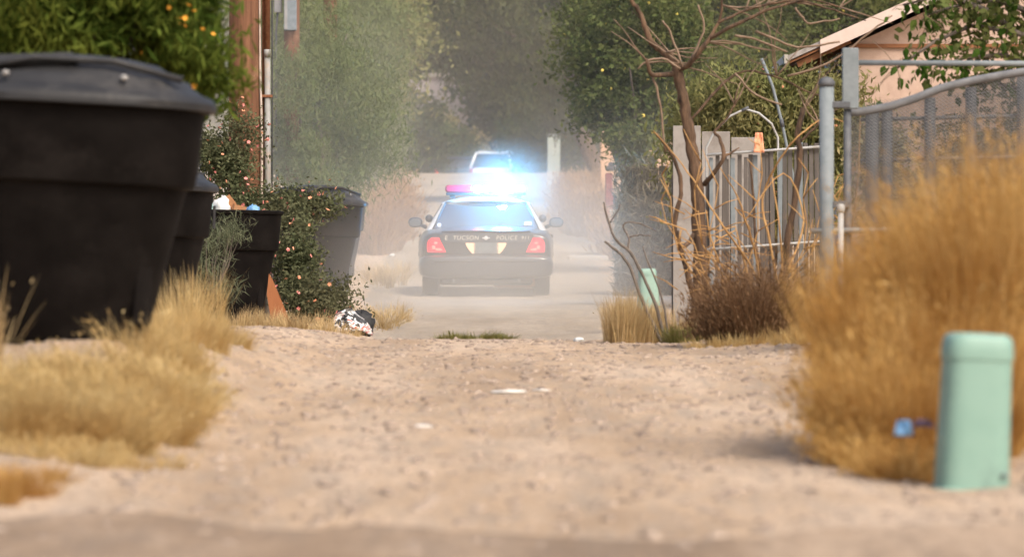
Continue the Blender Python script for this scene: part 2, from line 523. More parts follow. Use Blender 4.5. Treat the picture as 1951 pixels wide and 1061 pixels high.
def sheet(name, left, right, y0, y1, dy, nxs, lift, mat, jit, label, cat):
    yy = np.arange(y0, y1, dy)
    L = np.array([left(y) for y in yy]) + jit * vnoise(yy * 1.7, yy * 0 + 3, 5)
    Rr = np.array([right(y) for y in yy]) + jit * vnoise(yy * 1.9, yy * 0 + 9, 6)
    t = np.linspace(0, 1, nxs)
    PX = L[:, None] * (1 - t) + Rr[:, None] * t
    PY = np.repeat(yy[:, None], nxs, 1)
    PZ_ = gz(PX, PY) + lift
    PZ_[:, 0] -= lift * 1.5; PZ_[:, -1] -= lift * 1.5
    Vv = np.stack([PX.ravel(), PY.ravel(), PZ_.ravel()], 1)
    n_ = nxs
    ii, jj = np.meshgrid(np.arange(n_ - 1), np.arange(len(yy) - 1))
    a = (jj * n_ + ii).ravel()
    o = link_mesh(name, npmesh(name, Vv, np.stack([a, a + 1, a + n_ + 1, a + n_], 1), True), mat)
    return tag(o, label, cat, kind='structure')

def road_l(y): return float(np.interp(y, [56, 60, 83, 120, 240], [-1.3, -1.5, -2.2, -2.6, -4.8]))
def road_r(y): return float(np.interp(y, [56, 60, 83, 120, 240], [.8, 1.0, 1.55, 1.75, 1.75]))
sheet('alley_road', road_l, road_r, 54, 250, .4, 30, .012, M['road'], .12, 'grey gravel alley road climbing into the dust', 'road')

# the street across the alley mouth: ragged far edge
sx = np.concatenate([-np.array(grow(4.2, 400, .5, 1.3))[::-1], np.arange(-4, 4.01, .06), np.array(grow(4.2, 400, .5, 1.3))])
edge = 18.9 + 1.1 * vnoise(sx * .8, sx * 0 + 1, 11) + .6 * vnoise(sx * 2.6, sx * 0 + 4, 12) + .07 * vnoise(sx * 9, sx * 0 + 2, 13)
tt = np.concatenate([np.linspace(0, .75, 10), np.linspace(.78, 1, 14)])
PX = np.repeat(sx[None, :], len(tt), 0); PY = 8 + (edge[None, :] - 8) * tt[:, None]
PZs = gz(PX, PY) + .009; PZs[-1] -= .012
n_ = len(sx)
ii, jj = np.meshgrid(np.arange(n_ - 1), np.arange(len(tt) - 1)); a = (jj * n_ + ii).ravel()
street = link_mesh('street', npmesh('street', np.stack([PX.ravel(), PY.ravel(), PZs.ravel()], 1), np.stack([a, a + 1, a + n_ + 1, a + n_], 1), True), M['street'])
tag(street, 'dusty dark street edge across the alley mouth', 'street', kind='structure')

# loose stones
def stones(name, n, xr, yr, sr, mat, label, seed):
    r = np.random.default_rng(seed)
    x = r.uniform(*xr, n); y = r.uniform(*yr, n)
    s = np.exp(r.uniform(math.log(sr[0]), math.log(sr[1]), n))
    base = np.array([[1, 0, 0], [0, 1, 0], [-1, 0, 0], [0, -1, 0], [.62, .62, .5], [-.62, .62, .5], [-.62, -.62, .5], [.62, -.62, .5], [0, 0, .8]], float)
    tri = np.array([[0, 1, 4], [1, 2, 5], [2, 3, 6], [3, 0, 7], [4, 1, 5], [5, 2, 6], [6, 3, 7], [7, 0, 4], [4, 5, 8], [5, 6, 8], [6, 7, 8], [7, 4, 8]])
    ang = r.uniform(0, 6.28, n); ca, sa = np.cos(ang), np.sin(ang)
    B = base[None] * (1 + .35 * r.uniform(-1, 1, (n, 9, 3)))
    B = B * s[:, None, None] * np.stack([r.uniform(.8, 1.4, n), r.uniform(.6, 1.1, n), r.uniform(.4, .9, n)], 1)[:, None, :]
    vx = B[..., 0] * ca[:, None] - B[..., 1] * sa[:, None] + x[:, None]
    vy = B[..., 0] * sa[:, None] + B[..., 1] * ca[:, None] + y[:, None]
    vz = B[..., 2] + (gz(x, y) - s * .10)[:, None]
    Vv = np.stack([vx, vy, vz], 2).reshape(-1, 3)
    Ff = (tri[None] + (np.arange(n) * 9)[:, None, None]).reshape(-1, 3)
    o = link_mesh(name, npmesh(name, Vv, Ff), mat)
    return tag(o, label, 'gravel', kind='stuff')
stones('gravel', 7000, (-2.6, 2.8), (17, 53), (.008, .038), M['pebble'], 'loose grey and brown stones strewn over the dirt', 3)

# ------------------------------------------------------------------ leaves, blades, trees
def rand_unit(r, n):
    v = r.normal(size=(n, 3))
    return v / np.linalg.norm(v, axis=1, keepdims=True)

def leaf_mesh(name, C, size, asp, r, up=0.0, vary=.45, axis=None):
    """one four-cornered folded leaf for each centre"""
    n = len(C)
    d = rand_unit(r, n) if axis is None else axis
    d = d + np.array([0, 0, up]); d /= np.linalg.norm(d, axis=1, keepdims=True)
    w = np.cross(d, rand_unit(r, n)); w /= np.linalg.norm(w, axis=1, keepdims=True) + 1e-9
    L = size * (1 + vary * r.uniform(-1, 1, n))[:, None]
    nrm = np.cross(d, w)
    P0 = C - d * L * .5; P2 = C + d * L * .5
    mid = C - d * L * .06 + nrm * L * .08
    P1 = mid + w * L * asp * .5; P3 = mid - w * L * asp * .5
    V = np.stack([P0, P1, P2, P3], 1).reshape(-1, 3)
    F = np.arange(n * 4).reshape(-1, 4)
    return npmesh(name, V, F)

def crown_points(blobs, n, r, cs=.35, shell=.45, per=55, rough=.25):
    """blobs: (cx,cy,cz,rx,ry,rz,weight). Leaves gather in clumps spread through the volume"""
    wts = np.array([b[6] if len(b) > 6 else b[3] * b[4] * b[5] for b in blobs], float); wts /= wts.sum()
    out = []; cents = []
    for b, wt in zip(blobs, wts):
        nb = max(1, int(n * wt)); nc = max(3, nb // per)
        u = rand_unit(r, nc)
        rad = r.uniform(0, 1, nc) ** shell
        rad *= 1 + rough * r.uniform(-1, 1, nc)
        cc = np.array(b[:3]) + u * rad[:, None] * np.array(b[3:6])
        cents.append(cc)
        idx = r.integers(0, nc, nb)
        sz = cs * r.uniform(.55, 1.3, nc)
        out.append(cc[idx] + r.normal(size=(nb, 3)) * sz[idx][:, None] * np.array([1, 1, .7]))
    return np.concatenate(out), np.concatenate(cents)

def tree(name, label, cat, base, blobs, n, size, asp, lm, trunk_r, seed, bark='grey_bark', limbs=14, group=None, cs=.35, shell=.45, per=55, up=0, fork=.45, leaf_axis=None, top=None, rough=.25):
    r = np.random.default_rng(seed); rnd = random.Random(seed)
    bz = G(base[0], base[1])
    t = empty(name, (base[0], base[1], bz - .05), 0, label, cat, group)
    P, cents = crown_points(blobs, n, r, cs, shell, per, rough)
    off = np.array([base[0], base[1], bz - .05])
    P = P[P[:, 2] > gz(P[:, 0], P[:, 1]) + .03]
    ax = leaf_axis(r, len(P)) if leaf_axis else None
    link_mesh('crown', leaf_mesh('crown', P - off, size, asp, r, up, axis=ax), M[lm], t)
    # trunk and limbs
    mb = MB()
    cz = np.mean([b[2] for b in blobs]); cx = np.mean([b[0] for b in blobs]); cy = np.mean([b[1] for b in blobs])
    fz = (cz - bz) * fork
    fk = Vector(((cx - base[0]) * .35, (cy - base[1]) * .35, fz))
    mb.tube([(0, 0, -.1), (fk.x * .2 + .03, fk.y * .2, fz * .35), (fk.x * .55 - .03, fk.y * .6, fz * .7), fk], [trunk_r * 1.25, trunk_r, trunk_r * .9, trunk_r * .8], 9)
    for k in range(limbs):
        c = cents[rnd.randrange(len(cents))] - off
        c = Vector(c)
        if c.z < fz * .6: continue
        m = fk.lerp(c, .5) + Vector((rnd.uniform(-.2, .2), rnd.uniform(-.2, .2), rnd.uniform(0, .3))) * (c - fk).length * .4
        mb.tube([fk, fk.lerp(m, .55) + Vector((0, 0, .04)), m, m.lerp(c, .6), c], [trunk_r * .55, trunk_r * .42, trunk_r * .3, trunk_r * .18, trunk_r * .07], 6)
    mb.build('trunk', M[bark], t, True)
    return t, P, cents, off

def blades(name, base, h, lean, width, r, parent, mat, off, droop=.3, dirs=None):
    """grass blades: three-segment tapering bent strips"""
    n = len(base)
    base = np.asarray(base, float)
    a = r.uniform(0, 6.283, n)
    hz = np.stack([np.cos(a), np.sin(a), np.zeros(n)], 1) if dirs is None else dirs
    ln = lean * r.uniform(.1, 1.0, n)
    H = h * (.22 + .93 * r.uniform(0, 1, n) ** .8)
    wv = np.stack([-hz[:, 1], hz[:, 0], np.zeros(n)], 1)
    tw = rand_unit(r, n) * .6; wv = wv + tw; wv /= np.linalg.norm(wv, axis=1, keepdims=True)
    pts = []
    for t in (0, .4, .75, 1.0):
        q = base + hz * (H * (ln * t + droop * ln * t * t))[:, None]
        q[:, 2] += H * (t * np.cos(ln * .8) - droop * ln * t * t)
        pts.append(q)
    w = (width * r.uniform(.6, 1.4, n))[:, None] * .5
    V = np.stack([pts[0] - wv * w, pts[0] + wv * w, pts[1] - wv * w, pts[1] + wv * w, pts[2] - wv * w * .7, pts[2] + wv * w * .7, pts[3] - wv * w * .12, pts[3] + wv * w * .12], 1) - np.asarray(off)
    F = np.array([[0, 1, 3, 2], [2, 3, 5, 4], [4, 5, 7, 6]])
    F = (F[None] + (np.arange(n) * 8)[:, None, None]).reshape(-1, 4)
    return link_mesh(name, npmesh(name, V.reshape(-1, 3), F), mat, parent)

def tuft_points(cx, cy, rx, ry, n, r, pw=.6):
    a = r.uniform(0, 6.283, n); q = r.uniform(0, 1, n) ** pw
    x = cx + np.cos(a) * q * rx; y = cy + np.sin(a) * q * ry
    return np.stack([x, y, gz(x, y) - .01], 1), np.stack([np.cos(a), np.sin(a), np.zeros(n)], 1)

def grass(name, label, tufts, matn, seed, group=None, cat='dry grass', heads=None, width=.003):
    """tufts: (cx,cy,rx,ry,n,h,lean)"""
    r = np.random.default_rng(seed)
    x0, y0 = tufts[0][0], tufts[0][1]
    off = (x0, y0, G(x0, y0))
    t = empty(name, off, 0, label, cat, group)
    for (cx, cy, rx, ry, n, h, lean) in tufts:
        b, dr = tuft_points(cx, cy, rx, ry, n, r)
        jit = rand_unit(r, n) * .9; jit[:, 2] = 0
        dd = dr + jit
        # blades stand in bunches that share a foot and a direction
        nb = max(3, n // 40); bi = r.integers(0, nb, n)
        pick = r.integers(0, n, nb)
        loose = r.uniform(0, 1, n) < .22
        foot = b[pick][bi] + r.normal(size=(n, 3)) * np.array([.022, .03, 0]); foot[:, 2] = gz(foot[:, 0], foot[:, 1]) - .01
        b = np.where(loose[:, None], b, foot)
        dd = np.where(loose[:, None], dd, dd[pick][bi] + r.normal(size=(n, 3)) * np.array([.28, .28, 0]))
        dd /= np.linalg.norm(dd, axis=1, keepdims=True) + 1e-9
        bh = r.uniform(.62, 1.08, nb)[bi]
        o = blades('tuft', b, h * bh, lean, width, r, t, M[matn], off, dirs=dd)
        if heads:
            # feathery seed heads along the upper half of the blades
            k = int(n * heads[0])
            p = b[:k] + dd[:k] * (h * lean * r.uniform(.3, .9, k))[:, None]
            p[:, 2] += h * bh[:k] * r.uniform(.2, 1.0, k)
            ax = dd[:k] * .5 + rand_unit(r, k) * .5; ax[:, 2] += .8
            lf = leaf_mesh('seed_heads', p - np.array(off), heads[1], .22, r, 0, axis=ax / np.linalg.norm(ax, axis=1, keepdims=True))
            link_mesh('seed_heads', lf, M[heads[2] if len(heads) > 2 else matn], o)['kind'] = 'stuff'
    return t

def smooth(pts, sub=4, wob=0.0, rnd=random):
    """Catmull-Rom through the points, with a little wobble"""
    P = [Vector(p) for p in pts]
    P = [P[0] * 2 - P[1]] + P + [P[-1] * 2 - P[-2]]
    out = []
    for i in range(1, len(P) - 2):
        for k in range(sub):
            t = k / sub
            a, b, c, d_ = P[i - 1], P[i], P[i + 1], P[i + 2]
            q = .5 * ((2 * b) + (c - a) * t + (2 * a - 5 * b + 4 * c - d_) * t * t + (3 * b - a - 3 * c + d_) * t ** 3)
            if wob and (i > 1 or k): q = q + Vector((rnd.uniform(-wob, wob), rnd.uniform(-wob, wob), rnd.uniform(-wob, wob)))
            out.append(q)
    return out + [P[-2]]

def smooth_r(rs, sub=4, knob=0.0, rnd=random):
    x = np.linspace(0, len(rs) - 1, (len(rs) - 1) * sub + 1)
    return [float(v) * (1 + rnd.uniform(-knob, knob)) for v in np.interp(x, np.arange(len(rs)), rs)]

def flower_mesh(name, rad, petals=5):
    mb = MB()
    for k in range(petals):
        a = 6.283 * k / petals
        d = Vector((math.cos(a), math.sin(a), .35)); w = Vector((-math.sin(a), math.cos(a), 0))
        mb.add([(0, 0, 0), d * rad * .6 + w * rad * .45, d * rad + Vector((0, 0, rad * .1)), d * rad * .6 - w * rad * .45], [(0, 1, 2, 3)])
    mb.lathe([(rad * .05, -rad * .2), (rad * .2, rad * .1), (rad * .12, rad * .3)], 6)
    me = bpy.data.meshes.new(name); me.from_pydata(mb.v, [], mb.f); me.update()
    return me

def scatter_children(parent, name, meshes, pts, r, scale=(.8, 1.2)):
    for i, p in enumerate(pts):
        o = bpy.data.objects.new(name, meshes[i % len(meshes)])
        COL.objects.link(o)
        o.parent = parent
        o.location = p
        o.rotation_euler = (r.uniform(-1.2, 1.2) + .9, r.uniform(-.8, .8), r.uniform(0, 6.28))
        s = r.uniform(*scale)
        o.scale = (s, s, s)

def surface_pick(P, cents, k, r, front=-1):
    """k points on the side of the crown that faces the alley mouth"""
    q = P[r.choice(len(P), min(len(P), max(k * 40, 6000)), replace=False)]
    # keep the points with the smallest Y in their little screen cell
    key = {}
    for p in q:
        c = (round(p[0] / p[1] * 1100), round(p[2] / p[1] * 1100))
        if c not in key or p[1] < key[c][1]:
            key[c] = p
    v = list(key.values()); r.shuffle(v)
    return np.array(v[:k])

def drape(r, n):
    a = r.normal(size=(n, 3)); a[:, 2] = -np.abs(a[:, 2]) * 1.2 - .2
    return a / np.linalg.norm(a, axis=1, keepdims=True)

def spray(r, n):
    a = r.normal(size=(n, 3)); a[:, 2] = np.abs(a[:, 2]) * 1.3 + .2
    return a / np.linalg.norm(a, axis=1, keepdims=True)


def BL(px, py, d, rx, rz, ry=None, w=None):
    s = FPX / d
    c = W(px, py, d)
    ry = ry if ry is not None else rx / s
    return (c.x, c.y, c.z, rx / s, ry, rz / s, w if w is not None else rx / s * ry * rz / s)

# ------------------------------------------------------------------ far end: building, trees
def building_far():
    d = 272
    x1 = X(921, d); x0 = X(560, d); z0 = 5.2; z1 = 5.3 + 6.0
    t = empty('block_building', ((x0 + x1) / 2, d, 5.25), 0, 'grey lavender block building far behind the white car', 'building')
    ox, oy, oz = t.location
    mb = MB(); mb.box((0, 4, (z1 - z0) / 2), (x1 - x0, 8, z1 - z0)); mb.build('wall', M['far_wall'], t)
    mb = MB(); mb.box((0, 4, z1 - z0 + .1), (x1 - x0 + .3, 8.3, .2)); mb.build('parapet', M['concrete'], t)
    mb = MB(); mb.box((x1 - ox - .25, -.03, 1.6), (.18, .06, 3.2)); mb.build('downpipe', M['conduit'], t)
building_far()

far_trees = [
    # label, base px, d, blobs, leaves, size, mat, seed
    ('dark bluish evergreen tree right of the grey block building', 985, 268, [BL(985, 190, 268, 85, 130), BL(1010, 60, 268, 110, 110)], 30000, .30, 'leaf_dark', 21),
    ('broad dark tree behind the pale utility cabinet', 1120, 262, [BL(1100, 170, 262, 90, 120), BL(1140, 40, 262, 110, 120)], 26000, .30, 'leaf_dark', 22),
    ('tall tree rising behind the block building roof', 800, 290, [BL(790, 60, 290, 150, 130), BL(690, 110, 290, 130, 150)], 26000, .34, 'leaf_mesquite', 23),
    ('pale green far tree behind the feathery trees on the left', 620, 250, [BL(600, 90, 250, 160, 200), BL(500, 60, 250, 140, 200)], 24000, .32, 'leaf_hedge', 24),
    ('big dark tree behind the citrus tree', 1290, 240, [BL(1260, 80, 240, 150, 190), BL(1390, 40, 240, 150, 190)], 26000, .30, 'leaf_dark', 25),
]
for lab, px, d, bl, n, sz, mt, sd_ in far_trees:
    tree('shade_tree', lab, 'tree', (X(px, d), d), bl, n, sz, .55, mt, .25, sd_, limbs=8, cs=.6, group='trees at the far end of the alley')

# shrubs in front of the building
for k, (px, py, d, rx, rz, n, mt, lab) in enumerate([
        (800, 265, 236, 52, 75, 16000, 'leaf_dark', 'dark round shrub on the left at the top of the road'),
        (858, 290, 262, 42, 50, 8000, 'leaf_dark', 'low dark shrub below the grey block building'),
        (838, 238, 266, 22, 22, 2500, 'leaf_yellow', 'yellow flowering shrub against the block building'),
        (893, 280, 264, 30, 18, 2500, 'leaf_yellow', 'low yellow shrub above the white car roof'),
        (728, 220, 225, 42, 120, 12000, 'leaf_grey', 'grey green tall shrub beside the road top'),
        (1020, 285, 250, 70, 60, 12000, 'leaf_dark', 'dark hedge shrub right of the white car')]):
    tree('shrub', lab, 'shrub', (X(px, d), d), [BL(px, py, d, rx, rz)], n, .16, .55, mt, .06, 40 + k, limbs=6, cs=.28, fork=.3, group='shrubs at the top of the road')

# central mesquite hanging over the road
d = 168
tree('mesquite_tree', 'huge dark mesquite canopy overhanging the middle of the road', 'tree', (X(1150, d), d),
     [BL(930, 60, d, 180, 105, 5), BL(820, 40, d, 120, 95, 4), BL(1040, 90, d, 110, 110, 4.5), BL(1000, 165, d - 2, 75, 45, 2.5), BL(1075, 190, d, 60, 70, 2.5), BL(960, -60, d, 260, 110, 5)],
     120000, .18, .26, 'leaf_mesquite', .26, 31, bark='bark', limbs=26, cs=.34, shell=.5, per=150, rough=.35, fork=.55, leaf_axis=drape)

# tree of thin bright leaves by the fruit tree (left wall of foliage)
d = 96
tree('palo_verde', 'feathery grey green tree behind the utility poles', 'tree', (X(585, d), d + 1),
     [BL(600, 150, d, 85, 150, 1.6), BL(560, 300, d - 2, 75, 110, 1.4), BL(670, 260, d + 1, 85, 120, 1.6), BL(640, 380, d - 3, 55, 70, 1.0), BL(520, 120, d + 3, 80, 190, 1.5), BL(700, 170, d + 4, 60, 90, 1.4), BL(558, 160, d - 3, 32, 75, .5, .35), BL(630, 130, d - 2, 32, 60, .5, .3)],
     66000, .12, .13, 'leaf_feather', .13, 32, limbs=26, cs=.20, per=120, rough=.35, shell=.55, fork=.25, leaf_axis=spray)
d = 118
tree('palo_verde', 'tall wispy pale tree with upright sprays left of the road', 'tree', (X(700, d), d + 2),
     [BL(675, 130, d, 75, 120, 1.8), BL(705, 220, d + 2, 40, 100, 1.2), BL(690, 40, d + 3, 80, 80, 2), BL(715, 280, d + 6, 30, 45, 1.0), BL(680, 290, d, 55, 80, 1.3)],
     44000, .17, .11, 'leaf_feather', .12, 33, limbs=22, cs=.3, shell=.6, fork=.25, leaf_axis=spray)
d = 140
tree('shade_tree', 'dull olive tree standing behind the wispy sprays', 'tree', (X(640, d), d),
     [BL(610, 110, d, 140, 180, 2), BL(480, 80, d, 140, 200, 2), BL(700, 60, d, 100, 120, 2)], 42000, .17, .5, 'leaf_hedge', .2, 34, limbs=14, cs=.42)

# citrus tree with yellow fruit
d = 98
ct, P, cents, off = tree('citrus_tree', 'bushy green citrus tree dotted with small yellow fruit', 'tree', (X(1215, d), d + 1),
     [BL(1180, 120, d, 85, 120, 1.8), BL(1240, 60, d, 120, 110, 2), BL(1160, 210, d - 1, 60, 60, 1.2), BL(1250, 200, d, 75, 80, 1.5), BL(1215, 270, d - 2, 55, 50, 1), BL(1130, 60, d + 2, 60, 110, 1.4)],
     72000, .09, .5, 'leaf_mid', .13, 35, limbs=20, cs=.19, per=130, rough=.35, shell=.5, fork=.35)
r = np.random.default_rng(5)
fm = MB(); fm.lathe([(.001, -.026), (.019, -.018), (.026, 0), (.019, .018), (.001, .026)], 8)
fme = bpy.data.meshes.new('fruit'); fme.from_pydata(fm.v, [], fm.f); fme.materials.append(M['yellow'])
pk = surface_pick(P, cents, 30, r)
scatter_children(ct, 'fruit', [fme], pk - off, r)

d = 116
ct2, P, cents, off = tree('citrus_tree', 'dense green citrus tree behind the house eave', 'tree', (X(1500, d), d + 1),
     [BL(1400, 60, d, 130, 120, 2.2), BL(1540, 30, d, 130, 130, 2.2), BL(1460, 110, d - 2, 110, 60, 1.5), BL(1650, 0, d, 110, 120, 2), BL(1330, 30, d + 2, 90, 120, 2)],
     70000, .105, .5, 'leaf_mid', .15, 36, limbs=20, cs=.24, per=130, rough=.35, shell=.5, fork=.4)
pk = surface_pick(P, cents, 24, r)
scatter_children(ct2, 'fruit', [fme], pk - off, r)

d = 150
tree('shade_tree', 'dark tree behind the pink house roof', 'tree', (X(1850, d), d),
     [BL(1820, 60, d, 190, 180, 3), BL(1680, 60, d, 120, 160, 3), BL(1980, 60, d, 120, 180, 3)], 40000, .19, .5, 'leaf_dark', .2, 37, limbs=12, cs=.45)

# flowering hedge behind the board fence
d = 76
hg, P, cents, off = tree('flowering_hedge', 'loose olive hedge with tiny pink flowers above the fence', 'hedge', (X(1450, d), d + .6),
     [BL(1400, 230, d, 80, 90, .8), BL(1480, 215, d, 80, 90, .8), BL(1560, 220, d, 90, 90, .8), BL(1340, 250, d + .5, 60, 100, .7), BL(1460, 330, d, 160, 120, .8), BL(1640, 230, d + 1, 80, 100, .8)],
     80000, .10, .30, 'leaf_hedge', .06, 38, limbs=24, cs=.16, shell=.6, fork=.2, leaf_axis=spray)
fl_pink = flower_mesh('flower', .042); fl_pink.materials.append(M['pink'])
fl_coral = flower_mesh('flower', .042); fl_coral.materials.append(M['coral'])
pk = surface_pick(P, cents, 30, r)
scatter_children(hg, 'flower', [fl_pink, fl_coral], pk - off, r, (.4, .7))

# hazy vine-grown fence by the second pedestal
def vine_fence():
    d = 84
    x0, x1 = X(1183, d), X(1345, d)
    t = empty('vine_fence', ((x0 + x1) / 2, d, G((x0 + x1) / 2, d)), 0, 'grey board fence grown over with dry vines', 'fence')
    n = 9
    w = (x1 - x0) / n
    for k in range(n):
        hh = 2.0 + random.uniform(-.03, .03)
        mb = MB(); mb.box((-(x1 - x0) / 2 + w * (k + .5), 0, hh / 2 - .1), (w * .95, .022, hh), bev=.004)
        mb.build('board', M['board'], t)
    mb = MB(); mb.box((0, .04, .5), (x1 - x0, .05, .09)); mb.box((0, .04, 1.5), (x1 - x0, .05, .09)); mb.build('rail', M['board'], t)
    r = np.random.default_rng(77)
    n = 6000
    P = np.stack([r.uniform(-(x1 - x0) / 2 - .1, (x1 - x0) / 2, n), r.normal(-.12, .07, n), r.uniform(-.05, 2.15, n) * r.uniform(.6, 1, n)], 1)
    link_mesh('vine', leaf_mesh('vine', P, .24, .07, r, axis=drape(r, n)), M['leaf_dry_vine'], t)['kind'] = 'stuff'
vine_fence()

# tan dry brush on both verges
def brush(label, px, d, wpx, hm, n, mat, seed, depth=2.0, lean=.5, width=.012):
    s = FPX / d
    x = X(px, d)
    return grass('dry_brush', label, [(x, d, wpx / s / 2, depth, n, hm, lean)], mat, seed, 'dry brush along the verges', 'brush', heads=(.8, .12) if hm > .6 else (.25, .03), width=width)
brush('tall tan dry brush on the left verge beside the road', 722, 112, 85, 1.35, 5000, 'tan_brush', 51, 3.0)
brush('short tan brush beyond the tall brush on the left verge', 728, 150, 70, 1.3, 3000, 'tan_brush', 52, 5)
brush('broad tan brush on the right verge opposite the car', 1128, 128, 125, 1.15, 6000, 'tan_brush', 53, 5)
brush('tan brush at the upper right road edge', 1120, 165, 95, 1.0, 3600, 'tan_brush', 54, 7)
brush('tan brush around the foot of the red post', 1195, 108, 90, .95, 3500, 'tan_brush', 55, 2.5)
brush('thin straw grass on the left verge beside the trash bins', 735, 92, 90, .34, 1500, 'straw', 56, 6, .8, .006)
brush('thin straw grass near the crumpled cloth', 735, 68, 85, .24, 1000, 'straw', 57, 6, .9, .005)
brush('sparse straw grass on the right verge under the second pedestal', 1205, 72, 110, .22, 1100, 'straw', 58, 5, .9, .005)

# ------------------------------------------------------------------ house
def house():
    d = 76; s = FPX / d
    zg = G(4, d)
    xl = X(1618, d); ang = .45
    t = empty('house', (xl + 3, d, zg), 0, 'pink stucco house with a gable roof behind the wire gate', 'house')
    o = Vector(t.location)
    def L(px, py, dy=0):
        w = W(px, py, d); return Vector((w.x - o.x, dy, w.z - o.z))
    eave = L(1500, 118); wl = L(1618, 96)
    ridge_x = 3.9; rz = eave.z + (ridge_x - eave.x) * ang * .98
    wt = wl.z
    # gable wall as a prism
    def rl(x): return eave.z - .16 + (x - eave.x) * ang
    xr = 2 * ridge_x - wl.x
    poly = [(wl.x, -.3), (xr, -.3), (xr, rl(wl.x)), (ridge_x, rl(ridge_x)), (wl.x, rl(wl.x))]
    mb = MB(); mb.prism(poly[::-1], 0, 8); mb.build('wall', M['stucco'], t)
    # brown trim line
    mb = MB(); q = L(1690, 88); mb.box((.0 + (wl.x + 1.2), -.025, q.z), (2.3, .05, .05)); mb.build('trim_board', M['soffit'], t)
    for sgn in (-1, 1):
        def mx(x): return x if sgn < 0 else 2 * ridge_x - x
        # roof slab
        e = eave.x
        pts = [(e, eave.z), (ridge_x, eave.z + (ridge_x - e) * ang), (ridge_x, eave.z + (ridge_x - e) * ang + .07), (e, eave.z + .07)]
        mb = MB(); mb.prism([(mx(p[0]), p[1]) for p in pts][::sgn * -1], -.34, 8.4); rf = mb.build('roof', M['shingle'], t)
        # soffit boards below the slab
        pts = [(e + .02, eave.z - .035), (ridge_x, eave.z + (ridge_x - e) * ang - .035), (ridge_x, eave.z + (ridge_x - e) * ang - .004), (e + .02, eave.z - .004)]
        mb = MB(); mb.prism([(mx(p[0]), p[1]) for p in pts][::sgn * -1], -.31, 8.3); mb.build('soffit', M['soffit'], t)
        # barge board on the gable end
        pts = [(e + .42, eave.z + .42 * ang - .10), (ridge_x, eave.z + (ridge_x - e) * ang - .10), (ridge_x, eave.z + (ridge_x - e) * ang + .085), (e + .42, eave.z + .42 * ang + .085)]
        mb = MB(); mb.prism([(mx(p[0]), p[1]) for p in pts][::sgn * -1], -.39, -.345); mb.build('barge_board', M['fascia'], t)
        # eave gutter edge
        mb = MB(); mb.box((mx(e - .03), 4.0, eave.z + .02), (.05, 8.7, .12)); mb.build('gutter', M['concrete'], t)
    # rafter tails under the eave
    for k in range(7):
        mb = MB()
        a0 = Vector((wl.x, .2 + k * 1.2 - .4, rl(wl.x) + .06)); a1 = Vector((eave.x + .12, .2 + k * 1.2 - .4, eave.z - .05))
        mb.tube([a0, a1], .055, 4); mb.build('rafter', M['soffit'], t)
    # window on the gable wall
    mb = MB(); mb.box((2.6, -.03, 1.35), (1.3, .08, 1.1), bev=.01); wf = mb.build('window', M['fascia'], t)
    mb = MB(); mb.box((2.6, -.075, 1.35), (1.12, .012, .92)); mb.build('pane', M['glass_dark'], wf)
house()

# peach wall piece and its corner, far right of road
def peach():
    d = 150
    t = empty('garden_wall', (X(1160, d), d, G(X(1160, d), d)), 0, 'peach garden wall seen through the citrus tree', 'wall')
    mb = MB(); mb.box((.05, 0, 1.3), (.55, .3, 3.4), bev=.02); mb.build('pillar', M['peach'], t)
    mb = MB(); mb.box((2.2, .1, .9), (3.8, .2, 2.6), bev=.01); mb.build('panel', M['peach'], t)
    mb = MB(); mb.box((.05, 0, 3.05), (.62, .36, .1), bev=.02); mb.build('coping', M['concrete'], t)
peach()

# ------------------------------------------------------------------ fences on the right
def sheet_fence():
    d = 62; s = FPX / d
    xs_ = [1281, 1336, 1392, 1452]
    t = empty('sheet_fence', (X(1366, d), d, G(X(1366, d), d)), 0, 'pale grey sheet panel fence behind the bare tree', 'fence')
    o = t.location
    for k in range(3):
        a, b = X(xs_[k], d) - o.x, X(xs_[k + 1], d) - o.x
        top = (HOR - [240, 251, 262][k]) / s - o.z
        mb = MB(); mb.box(((a + b) / 2, .015 * (k % 2), top / 2 - .08), (b - a - .012, .03, top + .16), bev=.005)
        mb.build('panel', M['sheet'], t)
    for k in (0, 2, 3):
        a = X(xs_[k], d) - o.x
        mb = MB(); mb.box((a + .03, .09, .8), (.07, .07, 1.9)); mb.build('post', M['board'], t)
sheet_fence()

def picket_fence():
    d = 57; s = FPX / d
    x0, x1 = X(1350, d), X(1575, d)
    xm = (x0 + x1) / 2
    t = empty('picket_fence', (xm, d, G(xm, d)), 0, 'weathered grey upright board fence behind the dry stems', 'fence')
    o = t.location
    n = 21; w = (x1 - x0) / n
    for k in range(n):
        px = 1350 + (k + .5) * 225 / n
        top = (HOR - np.interp(px, [1350, 1450, 1575], [300, 292, 268]) + random.uniform(-6, 6)) / s - o.z
        mb = MB()
        mb.box((x0 - o.x + w * (k + .5), random.uniform(-.008, .008), top / 2 - .05), (w * random.uniform(.66, .88), .024, top + .1), bev=.004)
        b = mb.build('picket', M['board'] if k % 4 else M['steel'], t)
        b.rotation_euler = (0, random.uniform(-.012, .012), 0)
    for py in (290, 470):
        za = (HOR - py) / s - o.z
        mb = MB(); mb.tube([(x0 - o.x - .02, -.05, za - .03), (x1 - o.x + .05, -.05, za + .06)], .013, 8); mb.build('rail', M['white_metal'], t, True)
    # dark brace posts behind
    for px in (1352, 1470, 1572):
        mb = MB(); mb.box((X(px, d) - o.x, .06, .75), (.07, .07, 1.7)); mb.build('post', M['board'], t)
picket_fence()

